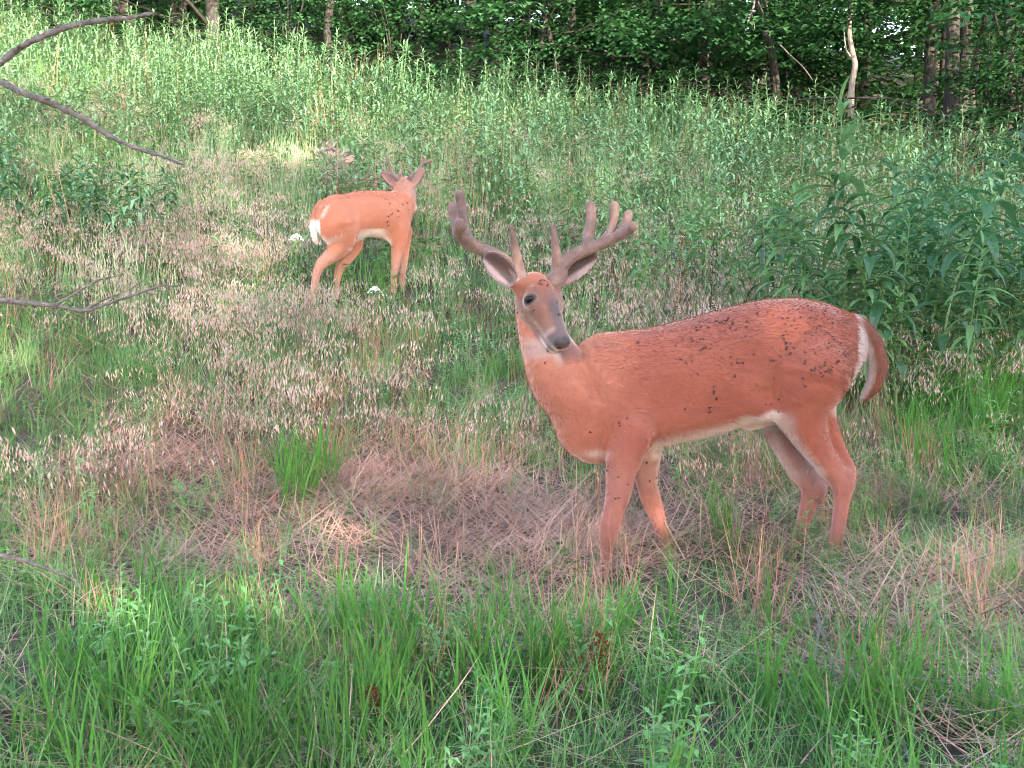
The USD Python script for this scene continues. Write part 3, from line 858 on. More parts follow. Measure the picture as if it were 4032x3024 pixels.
# dead stems of last year's weeds
p, px, py = field(7.5, 20, 1.5)
k = pick(p, np.full(len(p), .8)) & deer_clear(p, 1.2) & ~((np.abs(px - 1430) < 260) & (p[:, 1] < 9.5))
scatter("dead_stems", "thin bare dead stems left standing among the weeds", "dead stems",
        [[("stems", ribbons(disc(5, .12), U(0, 6.28, 5), U(0, .25, 5), U(.5, 1.15, 5), U(.0022, .004, 5), U(-.1, .5, 5), 4, taper=4), "dry_stem")] for _ in range(4)], p[k], U(.8, 1.2, k.sum()))
# low broadleaf plants
p, px, py = field(2.2, 11, 26)
w = (.30 + .6 * patch(px, py, 2050, 1550, 380, 230) + .8 * patch(px, py, 3750, 1500, 420, 300) + .5 * patch(px, py, 1500, 2750, 1600, 260) + .5 * patch(px, py, 2850, 1980, 250, 130)
     + .5 * patch(px, py, 2750, 1300, 350, 120) + .35 * patch(px, py, 500, 2600, 400, 300))
dry, fresh = band(px, py)
k = pick(p, np.clip(w - .35 * dry, 0.03, 1) * (.3 + 1.0 * clump(p, 1.5, 71)))
p2, px2, py2 = field(9, 20, 7)
pp = np.vstack([p[k], p2])
fb = [forb(h, n) for h, n in ((.16, 8), (.22, 10), (.28, 12), (.20, 9), (.34, 14))] + [forb(h, n, (.04, .07), .5, True) for h, n in ((.20, 7), (.28, 9), (.24, 8))]
scatter("broadleaf_weeds", "low leafy green plants among the grass", "weeds", [[("stems", a, "weed_stem"), ("foliage", s, "broadleaf")] for a, s in fb],
        pp, np.concatenate([U(.7, 1.2, k.sum()) * (1 - .5 * patch(px[k], py[k], 2500, 2400, 1200, 330)), U(1.3, 2.2, len(p2))]),
        idx=np.concatenate([rng.integers(0, 5, k.sum()), rng.integers(5, 8, len(p2))]))

# ---------------------------------------------------------------- tall leafy weeds, nearest ones one by one
def weed_class(name, h, count, length, width, lk, each_leaf, **kw):
    cls = stage.CreateClassPrim("/World/" + name)
    stem, lv = tall_weed(h, count, length, width, **kw)
    put(cls, "stem", stem, "weed_stem", True)
    if each_leaf:
        for l in lv:
            put(cls, "leaf", l, lk)
    else:
        put(cls, "foliage", join(lv), lk)
    return f"/World/{name}"

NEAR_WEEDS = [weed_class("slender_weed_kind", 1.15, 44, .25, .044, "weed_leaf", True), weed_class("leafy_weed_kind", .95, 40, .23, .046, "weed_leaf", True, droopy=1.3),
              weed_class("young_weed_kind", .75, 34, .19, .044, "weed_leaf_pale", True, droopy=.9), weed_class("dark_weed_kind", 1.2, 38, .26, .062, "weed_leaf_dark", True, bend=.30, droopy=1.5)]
MID_WEEDS = [weed_class("meadow_weed_kind", 1.05, 34, .22, .038, "weed_leaf_far", False, segs=2, bend=.12), weed_class("drooping_weed_kind", .95, 32, .24, .042, "weed_leaf_far", False, segs=2, droopy=1.5),
             weed_class("short_weed_kind", .75, 28, .21, .042, "weed_leaf_far", False, segs=2, bend=.2), weed_class("tall_weed_kind", 1.2, 36, .22, .036, "weed_leaf_far", False, segs=2, droopy=1.2)]

def weed(kind, px, d, label, scale=1.0, group=None, rot=None):
    p = at(px, 1076, d)
    thing("tall_weed", label, "weed", (p[0], p[1], float(terrain(p[0], p[1]))), group, rng.uniform(0, 360) if rot is None else rot, scale, ref=kind)

weed(NEAR_WEEDS[0], 3340, 6.9, "tallest leafy weed stalk, rising straight above the large buck's rump", 1.58)
weed(NEAR_WEEDS[1], 3067, 7.3, "bushy tall weed left of the tallest stalk, over the buck's back", 1.3)
weed(NEAR_WEEDS[0], 3165, 7.1, "slim tall weed close to the left of the tallest stalk", 1.08)
weed(NEAR_WEEDS[3], 3560, 6.6, "dark leaning weed with broad drooping leaves behind the buck's tail", 1.2, rot=20)
weed(NEAR_WEEDS[3], 3690, 6.9, "dark upright broad-leaved weed right of the leaning one", 1.35, rot=190)
weed(NEAR_WEEDS[2], 3500, 6.7, "young pale-topped weed directly above the buck's tail", 1.0)
weed(NEAR_WEEDS[2], 3285, 6.9, "young pale-topped weed just behind the top of the buck's rump", .95)
weed(NEAR_WEEDS[1], 3880, 7.2, "leafy weed with drooping leaves near the right border", 1.3)
weed(NEAR_WEEDS[0], 2780, 8.4, "slim weed rising behind the dry seed heads right of the antlers", 1.0)
weed(NEAR_WEEDS[1], 2880, 8.0, "leafy weed between the dry seed heads and the bushy weed", .8)
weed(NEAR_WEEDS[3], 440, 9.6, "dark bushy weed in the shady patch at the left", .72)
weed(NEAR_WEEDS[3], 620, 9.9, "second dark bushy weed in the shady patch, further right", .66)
weed(NEAR_WEEDS[1], 2230, 9.8, "dark green leafy weed behind the right antler's tines", .95)
weed(NEAR_WEEDS[1], 2390, 10.2, "dark green leafy weed right of the one behind the antler", 1.0)

for k_, (px_, d_, s_) in enumerate([(1290, 11.3, .62), (1345, 11.2, .55), (1405, 11.35, .66), (1450, 11.3, .72), (1490, 11.5, .75), (1530, 11.4, .7), (1330, 11.6, .5), (1425, 11.6, .68), (1380, 11.1, .5), (1560, 11.6, .8), (1600, 11.5, .8), (1265, 11.5, .6), (1310, 11.0, .62), (1325, 11.4, .6), (1360, 11.5, .56), (1375, 11.4, .62), (1395, 11.0, .62), (1420, 11.0, .7), (1470, 11.1, .75), (1510, 11.1, .75), (1545, 11.1, .7), (1440, 10.8, .7), (1275, 11.2, .66), (1290, 10.9, .62), (1355, 10.9, .55)]):
    weed(MID_WEEDS[k_ % 3], px_, d_, "leafy weed screening the bedded deer beyond the young buck", s_ * 1.15, "weeds around the bedded deer")
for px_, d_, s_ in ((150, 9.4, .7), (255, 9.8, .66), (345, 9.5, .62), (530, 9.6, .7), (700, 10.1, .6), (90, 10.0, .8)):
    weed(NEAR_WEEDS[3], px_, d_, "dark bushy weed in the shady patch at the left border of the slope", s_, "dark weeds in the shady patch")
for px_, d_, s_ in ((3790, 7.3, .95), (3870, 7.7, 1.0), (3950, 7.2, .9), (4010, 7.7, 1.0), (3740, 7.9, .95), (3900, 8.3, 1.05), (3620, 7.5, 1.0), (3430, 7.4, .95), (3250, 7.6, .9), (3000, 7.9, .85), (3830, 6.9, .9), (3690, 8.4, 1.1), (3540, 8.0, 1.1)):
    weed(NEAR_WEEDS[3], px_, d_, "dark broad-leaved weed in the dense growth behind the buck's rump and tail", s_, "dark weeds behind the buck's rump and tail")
p, px, py = field(6.3, 21.6, 15)
ex = np.array([edge(x_) for x_ in p[:, 0]])
w = (np.clip((p[:, 1] - 9) / 6, .0, 1) * (.35 + .9 * clump(p, .55, 81)) + 1.1 * patch(px, py, 3650, 1350, 560, 300) + .45 * patch(px, py, 2650, 1150, 420, 170) + .5 * patch(px, py, 420, 1060, 330, 90)
     - .45 * patch(px, py, 950, 830, 600, 130) - .5 * patch(px, py, 1300, 1050, 500, 200))
k = pick(p, np.clip(w, .02, 1)) & deer_clear(p, 1.15) & (p[:, 1] < ex - .1) & (np.abs(px - 2016) < 2250)
k &= ~((px > 2560) & (px < 2880) & (p[:, 1] < 8.6)) & ~((px > 1600) & (px < 2450) & (p[:, 1] < 9)) & ~((px > 1180) & (px < 1720) & (p[:, 1] < 9.6))
wp, wpx = p[k], px[k]
sc = U(.62, 1.0, k.sum()) * (1 + .12 * np.clip((wp[:, 1] - 12) / 6, 0, 1))
order = np.argsort(wp[:, 1])
for n_, i in enumerate(order[:255]):
    near = n_ < 46
    col = next(t for lim, t in ((700, "below the bare branches at the left"), (1230, "left of the bedded deer"), (1750, "around and beyond the young buck"), (2350, "beyond the large buck's antlers"),
                                (2900, "beyond the large buck's back"), (3400, "around the tallest weed stalk"), (9999, "near the right border")) if wpx[i] < lim)
    row = "low on the slope" if wp[i, 1] < 9.5 else "halfway up the slope" if wp[i, 1] < 12.5 else "high on the slope"
    thing("tall_weed", f"leafy green weed {row}, {col}", "weed", wp[i], f"leafy weeds {row}, {col}", rng.uniform(0, 360), float(sc[i]), ref=(NEAR_WEEDS[n_ % 3] if near else MID_WEEDS[n_ % 4]))
rest = order[255:]
pi = copies("weed_stand", "dense stand of leafy weeds covering the upper slope below the woods", "weeds", MID_WEEDS, wp[rest], sc[rest])

def side_plane(p0, heading):
    """at2(px, py, off): the point of the plane through p0 that contains the heading and z, moved off metres towards the camera."""
    b = np.array([math.cos(heading), math.sin(heading), 0]); n = np.array([b[1], -b[0], 0])

    def P(px, py, off=0.0):
        r = ray(px, py)
        return EYE + r * ((off + (p0 - EYE) @ n) / (r @ n))
    return P, b, n

Z3 = np.array([0, 0, 1.0])

def torso_rows(P, b, rows, origin):
    """rows: (px, top py, bottom py, half width, side shift) -> loft rows."""
    out = []
    for px, t, u, w, s in rows:
        p, q = P(px, t), P(px, u)
        out.append(((0.5 * (p + q) - origin) @ b, 0.5 * (p[2] + q[2]) - origin[2], w, 0.5 * (p[2] - q[2]), s))
    return out

def mixc(c, col, w):
    return c * (1 - w[:, None]) + np.asarray(col) * w[:, None]

RED, TAN, WHITE, GREY, DARK = (.30, .092, .056), (.33, .145, .115), (.56, .52, .50), (.225, .165, .150), (.035, .028, .030)

# ---------------------------------------------------------------- the large buck
def build_buck():
    P, b, n = side_plane(at(2850, 1500, 4.6), math.radians(12))
    B = Body(0.0042)
    o = P(2850, 1500)
    rows = [(2262, 1470, 1700, .070, 0), (2300, 1345, 1800, .115, 0), (2370, 1311, 1812, .140, 0), (2450, 1303, 1803, .150, 0), (2560, 1291, 1766, .163, 0), (2700, 1258, 1735, .175, 0), (2850, 1216, 1700, .178, 0),
            (2960, 1190, 1655, .168, 0), (3040, 1178, 1612, .160, 0), (3150, 1177, 1590, .163, 0), (3240, 1194, 1570, .150, 0),
            (3320, 1230, 1520, .118, 0), (3368, 1275, 1450, .082, 0), (3390, 1330, 1390, .030, 0)]
    B.loft(o, b, n, Z3, torso_rows(P, b, rows, o), .03)
    ax = np.array([b, n, Z3])
    # neck and brisket
    B.chain([P(2345, 1560, 0), P(2230, 1500, -.01), P(2160, 1385, -.04), P(2118, 1255, -.055), P(2100, 1170, -.05)], [.175, .138, .103, .084, .074], .05)
    B.ell(P(2310, 1680, .0), ax, (.12, .115, .115), .06)
    B.ell(P(2350, 1748, .0), ax, (.10, .085, .058), .05)
    # shoulders, ribs, haunches, on both sides
    for s in (1, -1):
        B.ell(P(2420, 1510, .090 * s), np.array([unit(b + .25 * Z3), n, unit(Z3 - .25 * b)]), (.085, .058, .140), .05)
        B.ell(P(2460, 1640, .110 * s), np.array([unit(b + .5 * Z3), n, unit(Z3 - .5 * b)]), (.085, .056, .15), .045)
        B.ell(P(3190, 1420, .085 * s), ax, (.150, .090, .20), .06)
        B.ell(P(3090, 1290, .070 * s), ax, (.07, .07, .05), .06)
        B.ell(P(2990, 1600, .105 * s), np.array([unit(b - .35 * Z3), n, unit(Z3 + .35 * b)]), (.11, .045, .05), .05)
        B.ell(P(2690, 1600, .245 * s), ax, (.13, .075, .12), .05, True)
        B.ell(P(2985, 1430, .235 * s), ax, (.09, .075, .11), .05, True)
        B.ell(P(2318, 1470, .185 * s), np.array([unit(b + .5 * Z3), n, unit(Z3 - .5 * b)]), (.030, .060, .13), .03, True)
    # front legs (near, far)
    def front(pts, off, rad):
        off = np.broadcast_to(off, len(pts))
        B.chain([P(x, y, q) for (x, y), q in zip(pts, off)], rad, .022)
    front([(2480, 1690), (2462, 1790), (2446, 1850), (2434, 1945), (2411, 2030), (2400, 2075), (2391, 2150), (2384, 2205), (2379, 2240), (2372, 2268), (2366, 2292)],
          [.105, .112, .115, .12, .12, .12, .12, .12, .12, .12, .12], [.088, .072, .060, .049, .0405, .0425, .0275, .0225, .0255, .020, .025])
    front([(2535, 1700), (2543, 1800), (2545, 1890), (2566, 1975), (2583, 2022), (2600, 2072), (2621, 2130), (2636, 2172), (2641, 2196), (2640, 2222)],
          [-.09] * 10, [.082, .060, .045, .040, .034, .0285, .0255, .0265, .021, .026])
    # hind legs
    def hind(thigh, hock, tendon, shank, off):
        B.chain([P(*q[:2], off) for q in thigh], [q[2] for q in thigh], .035)
        B.chain([P(*thigh[-1][:2], off), P(*hock[:2], off)], [thigh[-1][2], hock[2]], .02)
        B.chain([P(*q[:2], off) for q in tendon], [q[2] for q in tendon], .022, flat=(n, .62))
        B.chain([P(*q[:2], off) for q in shank], [q[2] for q in shank], .02)
        a, c = thigh[-2], tendon[-2]
        B.cone(P(.5 * (a[0] + c[0]), .5 * (a[1] + c[1]), off), P(hock[0] + 12, hock[1] - 40, off), .030, .016, .012, flat=(n, .25))
    hind([(3180, 1470, .165), (3150, 1585, .120), (3165, 1660, .090), (3205, 1745, .066), (3262, 1835, .049)], (3312, 1900, .0455),
         [(3225, 1590, .070), (3278, 1700, .030), (3328, 1800, .019), (3352, 1852, .021), (3338, 1905, .034)],
         [(3325, 1880, .043), (3318, 1940, .037), (3311, 2000, .0305), (3302, 2070, .0285), (3292, 2125, .0285), (3284, 2165, .023), (3272, 2205, .0285)], .095)
    hind([(3120, 1480, .150), (3075, 1590, .105), (3085, 1690, .082), (3115, 1775, .064), (3160, 1855, .054)], (3208, 1920, .050),
         [(3120, 1620, .070), (3180, 1740, .030), (3225, 1850, .018), (3244, 1895, .020), (3222, 1940, .032)],
         [(3205, 1915, .047), (3192, 1960, .040), (3173, 2020, .032), (3158, 2085, .029), (3147, 2125, .028), (3138, 2145, .024), (3126, 2172, .029)], -.095)
    # sheath, flank fold, tail
    B.cone(P(2950, 1668, 0), P(3035, 1640, 0), .028, .035, .04)
    tail = [(3362, 1262), (3405, 1305), (3440, 1370), (3455, 1440), (3444, 1505), (3418, 1545), (3398, 1566)]
    B.chain([P(x, y, -.01) for x, y in tail], [.028, .034, .037, .037, .029, .018, .008], .02)
    # head
    S = np.array([1.05, 1.19, 1.12])
    poll = at(2123, 1076, 4.40)
    a = unit([.103, -.142, -.258])
    l = unit(np.cross(Z3, a)); nn = np.cross(a, l)
    if nn[2] < 0:
        nn = -nn
    if l[0] < 0:
        l = -l
    ears = [(at(2345, 1000, 4.50), unit([.25, -.75, .05]), 1), (at(1916, 1000, 4.36), unit([-.10, -.75, .05]), -1)]
    L = add_head(B, poll, a, l, nn, S, ears)
    V, Fc = B.build()
    N = vertex_normals(V, Fc)
    px, py, _ = project(V)
    up = N[:, 2]
    q = V - poll
    hs, hl, hn = q @ a / S[0], q @ l / S[1], q @ nn / S[2]
    near = ss(.40, .30, np.sqrt((q * q).sum(1)))                        # near the head
    # ---- coat
    j = (meshkit.fbm(V @ np.array([[.7, .5, .5], [-.6, .8, 0], [-.4, -.3, .86]]) * 12, 3, 5) - .5) * .6
    C = np.tile(np.array(RED), (len(V), 1))
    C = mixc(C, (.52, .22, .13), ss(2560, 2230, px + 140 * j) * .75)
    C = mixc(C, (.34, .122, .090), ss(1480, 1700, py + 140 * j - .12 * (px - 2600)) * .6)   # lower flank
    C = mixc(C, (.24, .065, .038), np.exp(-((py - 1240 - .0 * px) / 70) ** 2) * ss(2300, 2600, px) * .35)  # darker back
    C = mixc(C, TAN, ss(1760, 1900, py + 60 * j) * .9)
    C = mixc(C, (.25, .115, .080), ss(2030, 2180, py) * .7)
    belly_y = np.interp(px, [2380, 2560, 2700, 2850, 2960, 3040, 3100], [1855, 1750, 1715, 1672, 1640, 1606, 1615])
    body_off = (V - o) @ n
    C = mixc(C, WHITE, ss(2, 20, py - belly_y + 22 * j) * ss(2520, 2590, px) * ss(3120, 3050, px) * ss(1830, 1790, py + .25 * (px - 2560)))
    C = mixc(C, WHITE, ss(-.55, -.85, up) * ss(1560, 1620, py) * ss(2500, 2600, px) * ss(3100, 3000, px) * ss(1800, 1760, py))
    C = mixc(C, (.46, .37, .34), ss(-.35, -.75, N @ b) * ss(1600, 1680, py) * ss(3000, 3060, px) * ss(1930, 1840, py) * .85)   # pale front edge of the thighs
    C = mixc(C, WHITE, ss(.3, .8, N @ n) * (body_off < -.02) * ss(1640, 1720, py) * ss(1980, 1850, py) * .25)   # inside of the far legs
    C = mixc(C, WHITE, np.exp(-(((px - 2345) / 45) ** 2 + ((py - 1788) / 16) ** 2)) * .75)
    C = mixc(C, WHITE, ss(.35, .75, N @ b) * ss(2500, 2560, px) * ss(1770, 1800, py) * ss(2020, 1850, py) * (px < 2680) * .35)
    rump = np.interp(py, [1240, 1300, 1400, 1480, 1560, 1620], [3372, 3378, 3378, 3355, 3318, 3270])
    is_tail = (px > np.interp(py, [1240, 1290, 1400, 1500, 1580], [3366, 3398, 3404, 3395, 3380])) & (py < 1580) & (py > 1235)
    C = mixc(C, WHITE, ss(-3, 6, px - rump) * (~is_tail) * ss(1230, 1300, py) * ss(1660, 1600, py) * (px < 3420))
    mid = np.interp(py, [1250, 1300, 1370, 1440, 1505, 1545, 1570], [3385, 3408, 3436, 3450, 3438, 3414, 3398])
    tw = ss(14, -14, px - mid)
    C[is_tail] = mixc(np.tile(np.array((.22, .080, .050)), (is_tail.sum(), 1)), WHITE, tw[is_tail])
    # neck bib and face
    bib = np.exp(-(((px - 2125) / 70) ** 4 + ((py - 1372) / 46) ** 4)) * near * (hn < -.10)
    C = mixc(C, (.46, .36, .33), bib * .8)
    hd = near * ss(0, 1, (hn + np.interp(hs, [.0, .12, .22, .3], [.125, .125, .110, .104])) / .015) * ss(-.05, 0, hs) * ss(.11, .095, np.abs(hl)) * (hs < .34)
    face = np.tile(np.array((.215, .112, .085)), (len(V), 1))
    face = mixc(face, (.28, .105, .062), ss(.10, .04, hs) * ss(-.10, -.05, hn))
    face = mixc(face, (.088, .068, .076), ss(.10, .15, hs) * ss(.034, .012, np.abs(hl)) * ss(-.06, -.03, hn) * .95)
    face = mixc(face, (.30, .10, .06), np.exp(-((hs - .02) / .05) ** 2 - (hl / .04) ** 2) * .5)
    face = mixc(face, (.26, .185, .16), ss(.075, .11, -hn) * ss(.08, .14, hs) * .7)
    for q_ in (-1, 1):
        e = np.sqrt(((hs - .100) * 1.35) ** 2 + (hl - .064 * q_) ** 2 + ((hn + .021) * .85) ** 2)
        ring = ss(.036, .024, e)
        face = mixc(face, (.275, .185, .160), ring * .6)
        face = mixc(face, (.03, .022, .022), ss(.028, .021, e))
        t_ = np.sqrt((hs - .140) ** 2 + (hl - .052 * q_) ** 2 + (hn + .045) ** 2)
        face = mixc(face, (.10, .07, .065), ss(.014, .006, t_) * .8)
    face = mixc(face, (.10, .070, .078), ss(.225, .258, hs + .2 * (hn + .03)) * ss(-.095, -.080, hn) * ss(.055, .03, np.abs(hl)))
    face = mixc(face, (.028, .022, .026), ss(.262, .280, hs) * ss(-.060, -.050, hn))
    face = mixc(face, (.05, .035, .038), ss(.20, .235, hs) * np.exp(-((hn + .056) / .014) ** 2))
    face = mixc(face, (.50, .46, .45), ss(-.078, -.088, hn) * ss(.20, .24, hs) * .9)
    face = mixc(face, (.40, .34, .34), np.exp(-((hs - .232) / .010) ** 2) * ss(.016, .030, np.abs(hl)) * ss(-.075, -.055, hn) * .6)
    face = mixc(face, (.015, .01, .01), np.exp(-((hn + .0545) / .0035) ** 2) * ss(.23, .25, hs) * .8)
    for q_ in (-1, 1):
        e = np.sqrt((hs - .297) ** 2 + (hl - .019 * q_) ** 2 + (hn + .022) ** 2)
        face = mixc(face, (.004, .003, .003), ss(.012, .008, e))
    C = C * (1 - hd[:, None]) + face * hd[:, None]
    for tip, opening, q_ in ears:
        base = L(.012, .060 * q_, -.055); e = tip - base; Ln = np.linalg.norm(e); e /= Ln
        w = unit(opening - (opening @ e) * e); s_ = np.cross(w, e)
        r = V - base
        t, y, z = r @ e / Ln, r @ s_, r @ w
        is_ear = (t > .10) & (t < 1.1) & (np.abs(y) < .075) & (np.abs(z) < .05)
        back = np.tile(np.array((.24, .150, .125)), (len(V), 1))
        back = mixc(back, (.46, .40, .39), ss(.3, .9, N @ w) * ss(.62, .18, t))
        lower = ss(.010, .026, -y * np.sign(s_[2])) 
        inner = mixc(np.tile(np.array((.075, .048, .048)), (len(V), 1)), (.48, .40, .40), lower)  # greyish inner fur, darkened in the colour for the hollow's shade; pale lower edge
        back = mixc(back, inner, ss(.1, .55, N @ w) * ss(.05, .2, t))
        C[is_ear] = back[is_ear]
    # hooves
    C = mixc(C, (.02, .016, .014), ((py > np.interp(px, [2360, 2400, 2600, 2660, 3100, 3180, 3260, 3320], [2272, 2272, 2200, 2200, 2150, 2150, 2182, 2182]))) * 1.0)
    C = C * np.array([.55, .475, .51])
    C *= (1 + .22 * (meshkit.fbm(V @ np.array([[.7, .5, .5], [-.6, .8, 0], [-.4, -.3, .86]]) * 45, 3, 8) - .5))[:, None]
    base_pt = P(2850, 2235, 0); base_pt[2] = terrain(base_pt[0], base_pt[1])
    T = thing("deer", "large red-coated buck in thick grey velvet antlers, standing broadside and covered in flies", "deer", base_pt)
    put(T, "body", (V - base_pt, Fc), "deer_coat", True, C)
    flow = np.where((py > 1690)[:, None], -Z3 + .15 * b, b * .95 - Z3 * .42)
    flow = np.where(is_tail[:, None], -Z3 - .25 * b, flow)
    flow = np.where(((px < 2330) & (py < 1700))[:, None], .35 * b - Z3, flow)
    flow = flow * (1 - hd[:, None]) - a * hd[:, None]
    length = np.full(len(V), .0105) + .006 * is_tail + .010 * ((px > 3300) & (py < 1700)) + .006 * ((np.abs(py - belly_y) < 40) & (px > 2500) & (px < 3080))
    length = np.where(py > 1780, .008, length); length = np.where(near > .5, .0085, length); length = np.where(hd > .5, .0048, length)
    length = np.where((hd > .5) & (hs > .21), 0, length)
    for q_ in (-1, 1):
        length = np.where((hd > .5) & (np.sqrt((hs - .100) ** 2 + (hl - .066 * q_) ** 2 + (hn + .027) ** 2) < .030), 0, length)
    fur(T, V - base_pt, Fc, N, C, flow, length, 70000, thick=1.0)
    for q_ in (-1, 1):
        c = L(.100, .0600 * q_, -.0205)
        eye = trimesh.creation.icosphere(3, 1.0)
        ev = np.array(eye.vertices) * np.array([.0125, .0165, .0195]) * 1.1
        ev = ev[:, :1] * a + ev[:, 1:2] * l + ev[:, 2:] * nn
        put(T, "eye", (ev + c - base_pt, np.array(eye.faces)), "deer_eye", True)
    # antlers in velvet
    def antler(beam, tines):
        A = Body(0.0035)
        bp = curve([at(*q[:3]) for q in beam], 22)
        br = 1.02 * np.interp(np.linspace(0, 1, 22), np.linspace(0, 1, len(beam)), [q[3] for q in beam])
        A.chain(list(bp), list(br), .010, fine=1)
        for tn in tines:
            tp = curve([at(*q[:3]) for q in tn], 10)
            tr = 1.02 * np.interp(np.linspace(0, 1, 10), np.linspace(0, 1, len(tn)), [q[3] for q in tn])
            A.chain(list(tp), list(tr), .012, fine=1)
        v, f = A.build()
        nv = vertex_normals(v, f)
        v = v + nv * ((meshkit.fbm(v * 70, 3, 3) - .5) * .0028)[:, None]
        put(T, "antler", (v - base_pt, f), "velvet", True)
        k_ = .8 + .6 * (meshkit.fbm(v * 25, 3, 6) - .5)
        fur(T, v - base_pt, f, nv, np.array((.150, .104, .103)) * k_[:, None], nv * .2 + rng.normal(0, .5, v.shape), np.full(len(v), .0042), 11000, numbered(str(T.GetPath()) + "/velvet_hair").split("/")[-1], .8)
    antler([(2070, 1128, 4.405, .036), (2047, 1098, 4.40, .033), (2028, 1062, 4.40, .029), (1970, 1016, 4.41, .0255), (1893, 981, 4.42, .0245), (1832, 946, 4.39, .0245), (1806, 914, 4.33, .0245), (1810, 886, 4.28, .0245)],
           [[(2040, 1050, 4.40, .022), (2030, 985, 4.37, .0155), (2020, 930, 4.35, .0115), (2015, 893, 4.34, .0085)],
            [(1850, 955, 4.41, .022), (1828, 890, 4.45, .0185), (1820, 820, 4.47, .0175), (1809, 766, 4.47, .0185)],
            [(1812, 925, 4.36, .020), (1790, 870, 4.37, .0185), (1782, 815, 4.38, .0195)]])
    antler([(2180, 1112, 4.42, .036), (2200, 1082, 4.43, .033), (2208, 1050, 4.44, .0275), (2256, 1008, 4.46, .0235), (2350, 968, 4.47, .0215), (2425, 934, 4.45, .0205), (2472, 908, 4.41, .020), (2489, 892, 4.38, .0195)],
           [[(2196, 1062, 4.43, .023), (2189, 990, 4.40, .0165), (2181, 925, 4.38, .0115), (2175, 886, 4.37, .0085)],
            [(2312, 978, 4.47, .022), (2318, 915, 4.50, .0195), (2327, 862, 4.51, .0195), (2324, 810, 4.52, .0185)],
            [(2382, 948, 4.47, .021), (2405, 908, 4.49, .0175), (2418, 865, 4.50, .0175), (2419, 810, 4.50, .0185)],
            [(2440, 922, 4.44, .018), (2462, 880, 4.45, .0155), (2474, 843, 4.46, .0165)]])
    return T, base_pt, V, N, px, py

